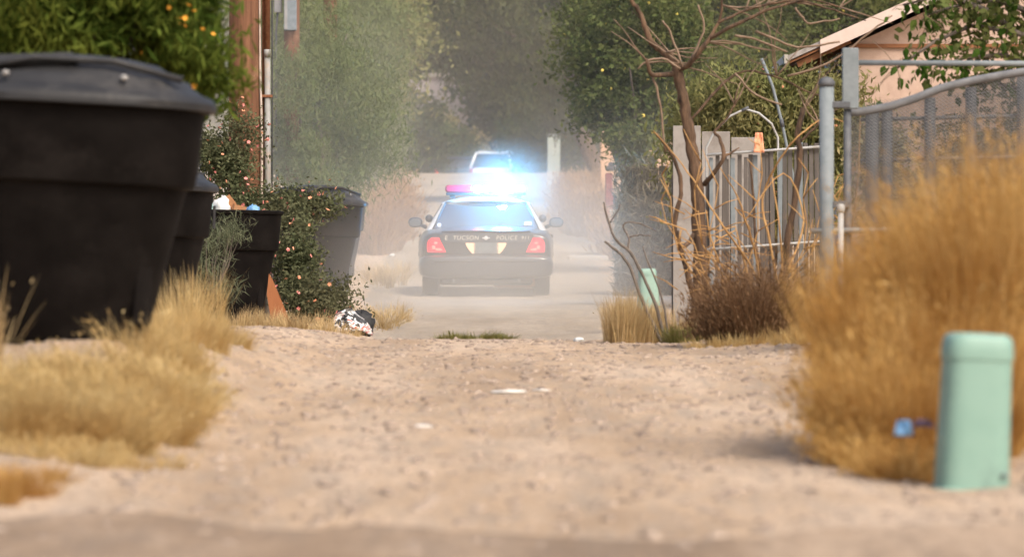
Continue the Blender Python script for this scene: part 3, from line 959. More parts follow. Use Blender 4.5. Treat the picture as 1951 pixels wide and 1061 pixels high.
# pipes and rags at the fence
def curve_pipe(name, label, pts, d, rad, mat, cat='pipe'):
    p = [W(x, y, d + dz) for x, y, dz in pts]
    b = p[0].copy()
    t = empty(name, b, 0, label, cat)
    mb = MB(); mb.tube([q - b for q in p], rad, 8); mb.build('pipe', mat, t, True)
    # a coupling
    m = len(p) // 2
    mb = MB(); dr = (p[m] - p[m - 1]).normalized() * .04; mb.tube([p[m] - b - dr, p[m] - b + dr], rad * 1.35, 8); mb.build('coupling', M['dark_steel'], t, True)
    return t
gzp = lambda px, d: HOR - G(X(px, d), d) * FPX / d
curve_pipe('arched_pipe', 'thin white pipe arched over the board fence', [(1346, gzp(1346, 58.5) + 5, 0), (1346, 420, 0), (1346, 282, 0), (1362, 250, 0), (1390, 222, 0), (1420, 208, 0), (1446, 216, 0), (1470, 236, 0), (1482, 262, 0), (1484, 420, 0), (1484, gzp(1484, 58.5) + 5, 0)], 58.5, .012, M['white_metal'])
curve_pipe('leaning_pole', 'slim grey metal pole leaning behind the fence', [(1545, gzp(1545, 59.5) + 5, 0), (1520, 380, 0), (1490, 235, 0), (1472, 165, 0), (1451, 112, 0)], 59.5, .016, M['steel'])

def rag(name, label, px, py, d, w, h, mat, seed, cat='cloth', lay=False):
    """a small crumpled cloth: folded grid sheet with thickness"""
    r = np.random.default_rng(seed)
    n = 9
    u, v = np.meshgrid(np.linspace(-.5, .5, n), np.linspace(-.5, .5, n))
    f = .16 * w * vnoise(u * 5 + seed, v * 4, seed) + .07 * w * vnoise(u * 11, v * 9 + seed, seed + 1)
    if lay:
        P = np.stack([u * w, v * h * 1.0, np.abs(f) * 1.1], 2)
    else:
        P = np.stack([u * w * (1 - .35 * (v + .5)), f, v * h], 2)
    V1 = P.reshape(-1, 3); V2 = V1 + (np.array([0, 0, -.012]) if lay else np.array([0, .012, 0]))
    ii, jj = np.meshgrid(np.arange(n - 1), np.arange(n - 1)); a = (jj * n + ii).ravel()
    F1 = np.stack([a, a + 1, a + n + 1, a + n], 1); F2 = F1[:, ::-1] + n * n
    lp = [i for i in range(n)] + [j * n + n - 1 for j in range(1, n)] + [(n - 1) * n + i for i in range(n - 2, -1, -1)] + [j * n for j in range(n - 2, 0, -1)]
    F3 = np.array([[lp[(k + 1) % len(lp)], lp[k], lp[k] + n * n, lp[(k + 1) % len(lp)] + n * n] for k in range(len(lp))])
    me = npmesh(name, np.concatenate([V1, V2]), np.concatenate([F1, F2, F3]), True)
    c = W(px, py, d)
    if lay: c.z = G(c.x, c.y) + .012
    o = link_mesh(name, me, mat, None, c)
    return tag(o, label, cat)
fr = rag('rag', 'salmon pink rag caught on top of the board fence', 1446, 272, 56.9, .11, .2, M['coral'], 5)

# ------------------------------------------------------------------ wire gate
def chain(name, x0, x1, topf, z0, y, cell, rw, mat, parent, off):
    """woven diamonds: each wire a zigzag; all one part"""
    Vs = []; Fs = []
    nW = int((x1 - x0) / cell)
    for k in range(nW):
        xc = x0 + (k + .5) * cell
        top = topf(xc)
        m = int((top - z0) / (cell * .5))
        pts = np.array([[xc + (cell * .52 if i % 2 else -cell * .52), y + (.004 if i % 2 else -.004), top - i * cell * .5] for i in range(m)])
        q = np.array([[-rw, -rw, 0], [rw, -rw, 0], [rw, rw, 0], [-rw, rw, 0]]) * .75
        V_ = (pts[:, None, :] + q[None]).reshape(-1, 3)
        b = sum(len(v) for v in Vs)
        i = np.arange(m - 1)
        for c in range(4):
            e = (c + 1) % 4
            Fs.append(np.stack([i * 4 + c, i * 4 + e, i * 4 + 4 + e, i * 4 + 4 + c], 1) + b)
        Vs.append(V_)
    o = link_mesh(name, npmesh(name, np.concatenate(Vs) - np.array(off), np.concatenate(Fs)), mat, parent)
    o['kind'] = 'stuff'
    return o

def gate():
    d = 43; s = FPX / d
    xb = X(1575, d)
    g0 = G(xb, d)
    t = empty('wire_gate', (xb, d, g0), 0, 'chain link gate with a pipe frame and sagging wire mesh', 'gate')
    o = Vector(t.location)
    def L(px, py, dd=d):
        return W(px, py, dd) - o
    zt = L(1610, 120).z
    xe = X(2150, d) - o.x
    mb = MB(); mb.tube([(L(1612, 0).x, 0, zt), (xe, 0, zt - .01)], .021, 10); mb.build('top_rail', M['steel'], t, True)
    mb = MB(); mb.tube([(0, 0, -.3), (0, 0, L(0, 165).z)], .056, 12); ps = mb.build('post', M['steel'], t, True)
    mb = MB(); mb.lathe([(.062, 0), (.064, .03), (.045, .06), (.005, .075)], 12, (0, 0, L(0, 165).z)); mb.build('post_cap', M['dark_steel'], ps, True)
    mb = MB(); mb.tube([(xe, 0, -.3), (xe, 0, zt + .05)], .05, 12); mb.build('post', M['steel'], t, True)
    x2 = L(1620, 0).x
    mb = MB(); mb.tube([(x2 - .02, .03, -.2), (x2 - .02, .03, zt - .3)], .03, 10); mb.build('frame_upright', M['dark_steel'], t, True)
    mb = MB(); mb.box((x2, -.01, (L(0, 92).z + L(0, 208).z) / 2), (.125, .04, L(0, 92).z - L(0, 208).z), bev=.008); mb.build('latch_plate', M['steel'], t)
    # hinge straps
    for py in (200, 390):
        z = L(0, py).z
        mb = MB(); mb.box((x2 / 2, -.02, z), (x2, .03, .05), bev=.006); mb.build('hinge_strap', M['dark_steel'], t)
    mb = MB(); mb.tube([(-.12, -.02, L(0, 440).z), (x2 + .35, -.02, L(0, 438).z)], .022, 8); mb.build('bottom_rail', M['steel'], t, True)
    def top(x):
        px = (x) * s + 975.5
        return (HOR - float(np.interp(px, [1600, 1640, 1700, 1750, 1800, 1860, 1951, 2150], [206, 207, 196, 180, 160, 146, 130, 124]))) / s
    chain('wire_mesh', X(1612, d), X(2140, d), top, g0 + .05, d + .25, .026, .0042, M['wire'], t, o)
    # shade cloth tied behind the wire
    xx = np.linspace(X(1612, d), X(2140, d), 60); tt_ = np.linspace(0, 1, 24)
    TP = np.array([top(x_) - .02 for x_ in xx])
    CX = np.repeat(xx[None], 24, 0); CZ = TP[None] * (1 - tt_[:, None]) + (g0 + .1) * tt_[:, None]
    CY = d + .33 + .035 * vnoise(CX * 3.1, CZ * 1.3, 41) + .02 * vnoise(CX * 9, CZ * 2, 42)
    ii, jj = np.meshgrid(np.arange(59), np.arange(23)); a_ = (jj * 60 + ii).ravel()
    link_mesh('shade_cloth', npmesh('shade_cloth', np.stack([CX.ravel(), CY.ravel(), CZ.ravel()], 1) - np.array(o), np.stack([a_, a_ + 1, a_ + 61, a_ + 60], 1), True), M['screen'], t)
    # the rolled upper edge of the sagging wire
    e = [Vector((x_, d + .25, top(x_) - .02)) - o for x_ in np.linspace(X(1612, d), X(2140, d), 24)]
    mb = MB(); mb.tube(e, .032, 8); mb.build('rolled_edge', M['wire'], t, True)
gate()

def pen():
    d = 46; s = FPX / d
    x0 = X(1640, d); g0 = G(x0, d)
    t = empty('wire_pen', (x0, d, g0), 0, 'wire pen with dark posts behind the gate', 'fence')
    o = Vector(t.location)
    def L(px, py): return W(px, py, d) - o
    for px, w in ((1662, .055), (1690, .045), (1772, .045), (1850, .045), (1948, .045), (2040, .045)):
        q = L(px, float(np.interp(px, [1640, 1780, 1951, 2050], [215, 185, 140, 135])))
        mb = MB(); mb.tube([(q.x, 0, -.2), (q.x, 0, q.z)], w, 8); mb.build('post', M['dark_steel'], t, True)
    for py in (224, 302):
        a = L(1640, py + 4); b = L(2050, py - 6)
        mb = MB(); mb.tube([(a.x, .05, a.z), (b.x, .05, b.z)], .016, 8); mb.build('rail', M['wire'], t, True)
    chain('wire_mesh', X(1645, d), X(2050, d), lambda x: (HOR - 190) / s + .1 * (x - 3), g0, d + .1, .030, .0042, M['wire'], t, o)
pen()

# weeds and shrubs between the gate and the house
tree('shrub', 'yellowish shrub seen through the wire gate', 'shrub', (X(1690, 53), 53), [BL(1680, 330, 53, 55, 110, .4), BL(1740, 400, 53, 60, 80, .4)], 7000, .06, .4, 'leaf_yellow', .03, 91, limbs=14, cs=.10, fork=.3)
tree('shrub', 'dull green shrub at the back of the wire pen', 'shrub', (X(1870, 56), 56), [BL(1850, 330, 56, 110, 110, .5), BL(1960, 320, 56, 90, 130, .5), BL(1780, 420, 56, 100, 90, .5)], 13000, .07, .4, 'leaf_rose', .04, 92, limbs=18, cs=.13, fork=.3)

# small white stub pipe at the gate foot
def stub():
    c = W(1602, 430, 42.4)
    g = G(c.x, c.y)
    t = empty('standpipe', (c.x, c.y, g), 0, 'short white standpipe at the foot of the gate post', 'pipe')
    top = W(0, 388, 42.4).z - g
    mb = MB(); mb.tube([(0, 0, -.1), (0, 0, top - .06)], .022, 10); mb.build('pipe', M['white_metal'], t, True)
    mb = MB(); mb.lathe([(.026, 0), (.03, .02), (.03, .05), (.012, .065)], 10, (0, 0, top - .065)); mb.build('cap', M['white_metal'], t, True)
stub()

# ------------------------------------------------------------------ utility poles
def pole1():
    d = 66; s = FPX / d
    x = X(467, d); g = G(x, d)
    t = empty('utility_pole', (x, d, g), 0, 'thick brown wooden utility pole carrying conduits down its right side', 'utility pole')
    mb = MB(); mb.tube([(0, 0, -.4), (.0, 0, 3), (.02, 0, 9.5)], [.20, .19, .15], 20); mb.build('shaft', M['pole_wood'], t, True)
    def L(px, py): return W(px, py, d) - Vector(t.location)
    # dark gap board, grey conduit with rusty upper length, pale cable
    xg = L(509, 0).x
    mb = MB(); mb.box((xg - .035, .03, 4.5), (.05, .05, 9.6)); mb.build('mounting_strip', M['rust'], t)
    zc = L(0, 105).z
    mb = MB(); mb.tube([(xg + .01, -.05, -.2), (xg + .005, -.05, zc)], .036, 12); cd = mb.build('conduit', M['conduit'], t, True)
    mb = MB(); mb.tube([(xg + .005, -.05, zc - .03), (xg + .005, -.05, zc + .06)], .043, 12); mb.build('coupling', M['conduit'], cd, True)
    mb = MB(); mb.tube([(xg + .005, -.05, zc + .02), (xg - .005, -.05, 9)], .033, 12); mb.build('rusty_conduit', M['rust'], t, True)
    xc = L(497, 0).x
    mb = MB(); mb.tube([(xc + .02, -.10, .2), (xc + .012, -.10, 1.2), (xc + .015, -.10, 2.2), (xc - .005, -.1, 2.9), (xc - .015, -.1, 4.5), (xc - .02, -.1, 9)], [.016, .016, .015, .013, .009, .008], 8); mb.build('cable', M['pale_cable'], t, True)
    mb = MB(); mb.tube([(xg + .055, -.03, .1), (xg + .06, -.03, 3), (xg + .045, -.03, 9)], .008, 6); mb.build('cable', M['black_iron'], t, True)
    for z in (1.2, 2.6, 4.2):
        mb = MB(); mb.box((xg - .0, -.05, z), (.13, .09, .03)); mb.build('strap', M['rust'], t)
pole1()
def pole2():
    d = 94
    x = X(556, d); g = G(x, d)
    t = empty('utility_pole', (x, d, g), 0, 'thin brown pole with a grey meter box high on its front', 'utility pole')
    mb = MB(); mb.tube([(0, 0, -.3), (0, 0, 9)], [.14, .12], 14); mb.build('shaft', M['pole_wood'], t, True)
    o = Vector(t.location)
    q = W(554, 60, d) - o
    mb = MB(); mb.box((q.x + .0, -.2, q.z + .45), (.21, .14, .9), bev=.012); bx = mb.build('meter_box', M['steel'], t)
    mb = MB(); mb.box((q.x - .07, -.275, q.z + .45), (.05, .012, .86)); mb.build('door_edge', M['conduit'], bx)
    q = W(530, 25, d) - o
    mb = MB(); mb.box((q.x, -.05, q.z + .3), (.13, .16, .6), bev=.012); mb.build('junction_box', M['conduit'], t)
    mb = MB(); mb.tube([(q.x, -.05, q.z + .05), (q.x - .03, -.05, q.z - .3), (q.x - .03, 0, -.2)], .016, 8); mb.build('conduit', M['dark_steel'], t, True)
    mb = MB(); mb.box(((q.x) / 2, -.03, q.z + .3), (abs(q.x), .04, .05)); mb.build('bracket', M['dark_steel'], t)
pole2()
def pole3():
    d = 98.5
    x = X(628, d); g = G(x, d)
    t = empty('utility_pole', (x, d, g), 0, 'reddish pole half hidden by the feathery tree', 'utility pole')
    mb = MB(); mb.tube([(0, 0, -.3), (.02, 0, 10)], [.125, .11], 14); mb.build('shaft', M['pole_wood'], t, True)
    mb = MB(); mb.tube([(.1, -.1, -.1), (.12, -.1, 10)], .02, 8); mb.build('conduit', M['rust'], t, True)
pole3()

# ------------------------------------------------------------------ plants on the left
d = 35.5
fb, P, cents, off = tree('flowering_bush', 'dark green leafy tree with orange blossoms behind the nearest bin', 'tree', (X(120, d), d + .6),
     [BL(120, 40, d, 190, 150, .8), BL(330, 60, d, 110, 130, .7), BL(400, 150, d - .3, 55, 75, .35), BL(230, -60, d, 210, 110, .9), BL(20, 100, d + .4, 110, 160, .7), BL(300, 190, d + .3, 90, 60, .5)],
     30000, .10, .20, 'leaf_fir', .08, 61, limbs=20, cs=.09, shell=.6, fork=.45, leaf_axis=lambda r, n: spray(r, n))
fl_or = flower_mesh('flower', .026); fl_or.materials.append(M['orange'])
r = np.random.default_rng(9)
pk = surface_pick(P, cents, 900, r)
sel = []
for (px, py, rr, k) in ((352, 20, 34, 9), (385, 45, 26, 4), (268, 100, 15, 5), (380, 165, 14, 3)):
    c = [p for p in pk if abs(p[0] / p[1] * FPX + 975.5 - px) < rr and abs(HOR - p[2] / p[1] * FPX - py) < rr]
    sel += c[:k]
if sel:
    sel = np.array(sel); sel[:, 1] -= .04
    scatter_children(fb, 'flower', [fl_or], sel - off, r, (.6, 1.0))

def rose(label, blobs, base, n, k, seed, size=.05):
    t, P, cents, off = tree('rose_bush', label, 'bush', base, blobs, n, size, .5, 'leaf_rose', .03, seed, limbs=30, cs=.11, shell=.65, fork=.2, per=30, group='flowering bushes by the pole')
    r = np.random.default_rng(seed)
    pk = surface_pick(P, cents, k, r)
    scatter_children(t, 'flower', [fl_pink, fl_coral], pk - off, r, (.4, .7))
rose('tall rambling rose with pink flowers at the foot of the thick pole', [BL(435, 320, 65.2, 50, 60, .25), BL(470, 395, 65, 70, 45, .25), BL(400, 290, 65.2, 40, 60, .25), BL(555, 385, 65.2, 60, 26, .25), BL(465, 240, 65.3, 45, 60, .2, .008), BL(600, 392, 65.3, 45, 20, .2, .010)], (X(420, 65.6), 65.6), 14000, 80, 62, .045)
rose('low rose bush with coral flowers beside the open bin', [BL(565, 510, 64, 34, 80, .3), BL(590, 575, 63.5, 50, 45, .35), BL(560, 430, 64.5, 26, 40, .22), BL(630, 600, 63.2, 34, 28, .25), BL(640, 560, 63.4, 24, 26, .2)], (X(580, 64), 64), 13000, 34, 63)

# feathery green sprig in front of the open bin
tree('sapling', 'wispy grey green sapling in front of the open bin', 'shrub', (X(400, 58), 58), [BL(415, 470, 58, 55, 45, .22), BL(445, 440, 58, 40, 30, .2), BL(400, 540, 58, 50, 50, .22)], 1900, .11, .05, 'leaf_grey', .014, 64, limbs=18, cs=.09, fork=.4, leaf_axis=spray)

# ------------------------------------------------------------------ grasses
grass('dry_grass_bush', 'huge golden dry grass clump behind the green pedestal', [
    (X(1675, 23.2), 23.2, .18, .30, 3000, .52, .45), (X(1750, 22.8), 22.8, .22, .25, 3000, .48, .45), (X(1730, 24.0), 24.0, .30, .35, 4200, .84, .36),
    (X(1690, 24.6), 24.6, .20, .35, 3300, .96, .30), (X(1820, 23.6), 23.6, .28, .35, 3400, .78, .42), (X(1870, 24.2), 24.2, .30, .35, 6000, 1.05, .36), (X(1960, 24.3), 24.3, .28, .35, 6000, 1.25, .38),
    (X(1810, 25.2), 25.2, .32, .4, 5500, 1.12, .34), (X(1930, 25.6), 25.6, .33, .4, 6000, 1.32, .38), (X(2070, 24.5), 24.5, .3, .4, 4000, 1.35, .4), (X(1670, 22.7), 22.7, .18, .2, 1500, .22, 1.0), (X(1750, 22.2), 22.2, .22, .2, 1500, .18, 1.0), (X(1640, 23.8), 23.8, .12, .4, 1300, .5, .6)],
    'gold', 71, heads=(.5, .04), width=.0055)
grass('dry_grass_bush', 'wide pale golden grass mound in the left foreground', [
    (X(30, 23.6), 23.6, .34, .30, 5200, .27, .8), (X(150, 23.9), 23.9, .30, .30, 5200, .27, .8), (X(250, 25.0), 25.0, .24, .35, 4600, .26, .8), (X(-70, 24), 24, .3, .4, 3500, .30, .7), (X(90, 25), 25, .34, .3, 3600, .22, .8), (X(300, 26.6), 26.6, .18, .35, 3000, .26, .7), (X(255, 28.3), 28.3, .16, .2, 420, .30, .6), (X(335, 29.5), 29.5, .14, .35, 1500, .22, .7), (X(170, 26.4), 26.4, .26, .4, 1900, .20, .9), (X(60, 26.2), 26.2, .3, .4, 1500, .18, .9), (X(330, 27.4), 27.4, .16, .4, 1900, .20, .9), (X(120, 23.0), 23.0, .5, .25, 1500, .12, 1.0)],
    'gold_pale', 72, heads=(.4, .03), width=.005)
grass('dry_grass_clump', 'straw grass tussock between the first two bins', [
    (X(370, 35), 35, .20, .5, 2000, .26, .6), (X(325, 33), 33, .14, .4, 1300, .26, .6), (X(415, 38), 38, .22, .5, 1800, .20, .7), (X(365, 44), 44, .22, .6, 1400, .50, .35)],
    'gold_pale', 73, width=.0035)
grass('dry_grass_clump', 'brown grass tuft at the lower left street corner', [(X(20, 20.6), 20.6, .18, .25, 1100, .14, .9), (X(80, 21.2), 21.2, .16, .2, 500, .10, .9), (X(-40, 20.3), 20.3, .16, .25, 700, .16, .9)], 'gold', 74, width=.003)
grass('dry_grass_clump', 'tall straw stalks at the left edge of the picture', [(X(-18, 27), 27, .06, .2, 110, .55, .5)], 'straw', 75, heads=(.6, .04), width=.004)
grass('dry_grass_clump', 'straw fringe at the foot of the open bin', [(X(460, 58), 58, .45, .6, 1500, .26, .6), (X(560, 58), 58, .4, .5, 1500, .24, .6), (X(640, 57), 57, .3, .4, 600, .16, .6)], 'straw', 76, width=.004)
grass('dry_grass_clump', 'upright straw grass clump at the foot of the bare twigs', [(X(1185, 49), 49, .16, .35, 1700, .44, .28), (X(1235, 49.3), 49.3, .14, .35, 1100, .38, .3), (X(1300, 49.5), 49.5, .18, .4, 900, .34, .35)], 'straw', 77, width=.0045)
grass('green_weed', 'small green weed patch on the crest in the middle', [(X(905, 51.2), 51.2, .33, .3, 1300, .105, 1.0), (X(865, 51), 51, .18, .2, 500, .09, 1.0), (X(950, 51.3), 51.3, .16, .2, 400, .08, 1.1)], 'green_grass', 78, cat='weed', width=.005)
grass('green_weed', 'low green weeds below the bare tree', [(X(1305, 48.6), 48.6, .2, .3, 1300, .2, .6)], 'green_grass', 79, cat='weed', width=.005)
grass('dry_brush', 'round dark brown dead bush beside the bare tree', [(X(1440, 46), 46, .20, .35, 3400, .76, .62), (X(1390, 46.3), 46.3, .16, .3, 1700, .46, .8), (X(1495, 46), 46, .16, .3, 2000, .66, .65)], 'brown_brush', 80, None, 'bush', heads=(.9, .05), width=.0035)
grass('dry_grass_clump', 'short straw under the brown dead bush', [(X(1420, 45.5), 45.5, .5, .3, 1300, .13, .8), (X(1540, 45), 45, .3, .4, 900, .2, .7)], 'gold_pale', 81, width=.004)

# ------------------------------------------------------------------ the bare tree
def jitter_path(p0, p1, n, amp, rnd):
    out = []
    for i in range(n + 1):
        q = p0.lerp(p1, i / n)
        if 0 < i < n: q = q + Vector((rnd.uniform(-amp, amp), rnd.uniform(-amp, amp), rnd.uniform(-amp, amp)))
        out.append(q)
    return out

def bare_tree():
    d = 50; s = FPX / d
    rnd = random.Random(4)
    bx = X(1330, d); g = G(bx, d)
    t = empty('bare_tree', (bx, d, g), 0, 'gnarled leafless tree with twisted brown branches', 'tree')
    o = Vector(t.location)
    def path(pts):
        return [W(x, y, d + dz) - o for x, y, dz in pts]
    def px2(rs): return [q / s / 2 for q in rs]
    mb = MB()
    mb.tube(smooth(path([(1328, 655, 0), (1331, 600, 0), (1334, 520, 0), (1332, 440, 0), (1330, 380, 0), (1324, 320, 0), (1314, 260, 0), (1304, 200, 0), (1296, 160, 0), (1288, 128, 0)]), 5, .006, rnd), smooth_r(px2([38, 31, 28, 27, 25, 23, 22, 21, 21, 17]), 5, .10, rnd), 10)
    mb.build('trunk', M['bark'], t, True)
    big = [
        ([(1290, 130, 0), (1265, 100, .1), (1242, 82, .1), (1228, 50, .1), (1218, 22, .1), (1205, 5, .1), (1195, -20, .1)], [17, 15, 14, 12, 11, 10, 9]),
        ([(1290, 132, 0), (1312, 124, -.1), (1335, 95, -.2), (1352, 72, -.2), (1372, 35, -.2), (1376, 0, -.25), (1378, -30, -.3)], [14, 12, 11, 9, 6, 5, 4]),
        ([(1352, 74, -.2), (1400, 48, -.3), (1450, 25, -.3), (1500, 8, -.3), (1545, 0, -.3), (1600, 14, -.3)], [8, 8, 7, 6, 5, 3]),
        ([(1368, 44, -.2), (1420, 20, -.1), (1470, 8, -.1), (1520, 2, -.1), (1590, 20, -.1), (1650, 40, -.1)], [7, 6, 6, 5, 4, 2]),
        ([(1284, 140, 0), (1262, 144, -.1), (1240, 140, -.2), (1232, 112, -.25)], [13, 11, 10, 7]),
        ([(1328, 440, 0), (1300, 470, -.15), (1285, 425, -.2), (1297, 370, -.2), (1295, 335, -.2), (1278, 290, -.2), (1250, 255, -.2)], [11, 11, 10, 10, 9, 8, 6]),
        ([(1326, 585, 0), (1310, 520, -.1), (1296, 470, -.15), (1290, 440, -.2)], [15, 13, 11, 9]),
        ([(1342, 352, 0), (1360, 330, -.1), (1378, 298, -.15), (1370, 262, -.1), (1362, 250, -.1), (1385, 225, -.1), (1400, 200, -.1)], [11, 10, 9, 7, 6, 5, 4]),
        ([(1378, 298, -.15), (1395, 290, -.1), (1408, 282, 0)], [6, 5, 3]),
        # the second leader, to the right
        ([(1470, 660, -.6), (1488, 560, -.6), (1500, 460, -.6), (1515, 380, -.6), (1524, 300, -.6), (1520, 255, -.6), (1530, 205, -.6)], [22, 19, 16, 14, 13, 12, 11]),
        ([(1524, 270, -.6), (1545, 250, -.6), (1560, 235, -.6)], [7, 6, 4]),
        ([(1470, 640, -.6), (1450, 520, -.5), (1440, 470, -.5), (1436, 380, -.4), (1430, 310, -.4)], [11, 9, 8, 6, 4]),
        ([(1310, 235, 0), (1400, 142, .3), (1470, 145, .3), (1540, 175, .3), (1580, 190, .3)], [6, 6, 5, 4, 3]),
    ]
    for pts, rs in big:
        mb = MB(); mb.tube(smooth(path(pts), 4, .005, rnd), smooth_r(px2([q * .85 for q in rs]), 4, .12, rnd), 8); mb.build('branch', M['bark'], t, True)
    # thin twigs
    fine = MB()
    tips = [(1200, 0), (1376, 10), (1450, 25), (1520, 6), (1600, 14), (1236, 120), (1400, 200), (1560, 235), (1530, 210), (1295, 120), (1420, 20), (1350, 80), (1480, 145), (1270, 100)]
    for (x, y) in tips:
        for k in range(3):
            a = rnd.uniform(-2.6, .4); ln = rnd.uniform(50, 150)
            p = [(x, y, 0)]
            for q in range(5):
                a += rnd.uniform(-.22, .22)
                p.append((p[-1][0] + math.cos(a) * ln / 5, p[-1][1] + math.sin(a) * ln / 5, p[-1][2] + rnd.uniform(-.08, .08)))
            fine.tube(path(p), px2([4, 3.2, 2.6, 2.2, 1.8, 1.2]), 5)
    for pts in ([(1296, 132), (1262, 112), (1230, 118), (1215, 132)], [(1310, 130), (1340, 60), (1330, 10)], [(1300, 128), (1280, 70), (1262, 40)], [(1242, 140), (1258, 200), (1268, 290)],
                [(1500, 145), (1580, 120), (1660, 60), (1700, 30)], [(1440, 60), (1520, 90), (1600, 80)], [(1400, 140), (1440, 180), (1490, 200)], [(1515, 15), (1530, 35), (1545, 45), (1600, 36)], [(1400, 68), (1440, 75), (1500, 100)]):
        fine.tube(smooth(path([(x, y, -.1) for x, y in pts]), 4, .006, rnd), smooth_r(px2([5, 4.5, 4, 3][:len(pts)]), 4), 5)
    fine.build('twigs', M['twig'], t, True)['kind'] = 'stuff'
    return t
bare_tree()

def dry_stems():
    d = 47.5; s = FPX / d
    rnd = random.Random(12)
    bx = X(1450, d); g = G(bx, d)
    t = empty('dry_stalks', (bx, d, g), 0, 'tangle of tan dead stalks crossing in front of the board fence', 'stalks')
    o = Vector(t.location)
    specs = []
    for k in range(11):
        specs.append((1430 + rnd.uniform(-60, 120), 650, rnd.uniform(230, 400), rnd.uniform(-1.9, -1.0)))
    main = [[(1480, 640), (1440, 520), (1380, 430), (1330, 360), (1290, 300), (1245, 250)], [(1440, 640), (1400, 560), (1360, 470), (1345, 400)],
            [(1470, 640), (1500, 520), (1530, 420), (1490, 330), (1410, 430)], [(1500, 640), (1470, 470), (1450, 380), (1490, 300), (1520, 260), (1570, 225), (1610, 235)],
            [(1480, 640), (1490, 500), (1484, 420), (1470, 330)], [(1520, 640), (1450, 560), (1370, 500), (1300, 480)], [(1590, 600), (1620, 450), (1636, 330), (1640, 210)], [(1600, 600), (1580, 420), (1570, 330)], [(1590, 610), (1610, 480), (1600, 420), (1570, 400)],
            [(1450, 640), (1440, 500), (1420, 420), (1400, 370), (1370, 320)], [(1460, 640), (1420, 500), (1400, 430)]]
    for m in main:
        mb = MB()
        p = [W(x + rnd.uniform(-3, 3), y, d + rnd.uniform(-.3, .3)) - o for x, y in m]
        mb.tube(smooth(p, 4, .004, rnd), smooth_r([q / s / 2 for q in np.linspace(5.5, 2, len(m))], 4), 6); mb.build('stalk', M['tan_stem'], t, True)
    fine = MB()
    for (x, y, ln, a) in specs:
        p = [(x, y, rnd.uniform(-.4, .4))]
        for q in range(7):
            a = min(max(a + rnd.uniform(-.42, .42), -2.15), -.85)
            p.append((p[-1][0] + math.cos(a) * ln / 7, p[-1][1] + math.sin(a) * ln / 7, p[-1][2]))
            if q > 2:
                b = a + rnd.choice((-1, 1)) * rnd.uniform(.4, 1.1); l2 = rnd.uniform(25, 80)
                e = (p[-1][0] + math.cos(b) * l2, p[-1][1] + math.sin(b) * l2, p[-1][2] + rnd.uniform(-.15, .15))
                fine.tube([W(p[-1][0], p[-1][1], d + p[-1][2]) - o, W((p[-1][0] + e[0]) / 2, (p[-1][1] + e[1]) / 2 + rnd.uniform(-4, 4), d + e[2]) - o, W(e[0], e[1], d + e[2]) - o], [1.5 / s, 1.1 / s, .6 / s], 5)
        fine.tube([W(q[0], q[1], d + q[2]) - o for q in p], [v / s / 2 for v in np.linspace(3.6, 1.6, len(p))], 5)
    # tufts of straw hanging on the trunk
    for k in range(40):
        x = 1335 + rnd.uniform(-45, 90); y = rnd.uniform(380, 560); a = rnd.uniform(-.6, .9) + rnd.choice((0, math.pi)); ln = rnd.uniform(25, 70)
        fine.tube([W(x, y, d + .9) - o, W(x + math.cos(a) * ln * .5, y + math.sin(a) * ln * .5, d + .85) - o, W(x + math.cos(a) * ln, y + math.sin(a) * ln + 6, d + .8) - o], [1.6 / s, 1.3 / s, .7 / s], 4)
    fine.build('fine_stalks', M['tan_stem'], t, True)['kind'] = 'stuff'
dry_stems()

def twig_plant():
    d = 49; s = FPX / d
    bx = X(1255, d); t = empty('bare_sapling', (bx, d, G(bx, d)), 0, 'thin bare sapling leaning left at the road edge', 'sapling')
    o = Vector(t.location)
    for pts, rs in (([(1262, 655), (1245, 618), (1225, 575), (1200, 510), (1178, 480), (1152, 460)], [9, 8, 7, 6, 6, 4]),
                    ([(1270, 655), (1252, 590), (1232, 540), (1200, 480), (1172, 455), (1155, 405), (1150, 385)], [8, 7, 6, 6, 5, 4, 3]),
                    ([(1195, 478), (1198, 455), (1188, 428), (1215, 425), (1250, 440)], [4, 4, 3, 2.5, 2]),
                    ([(1198, 452), (1220, 448), (1240, 450)], [3, 2.5, 2]), ([(1162, 425), (1178, 400), (1182, 388)], [3, 2.5, 2]), ([(1275, 655), (1262, 570), (1235, 500), (1225, 470)], [5, 4, 3, 2])):
        mb = MB(); mb.tube(smooth([W(x, y, d) - o for x, y in pts], 4, .004), smooth_r([q / s / 2 for q in rs], 4), 6); mb.build('stem', M['grey_bark'], t, True)
twig_plant()

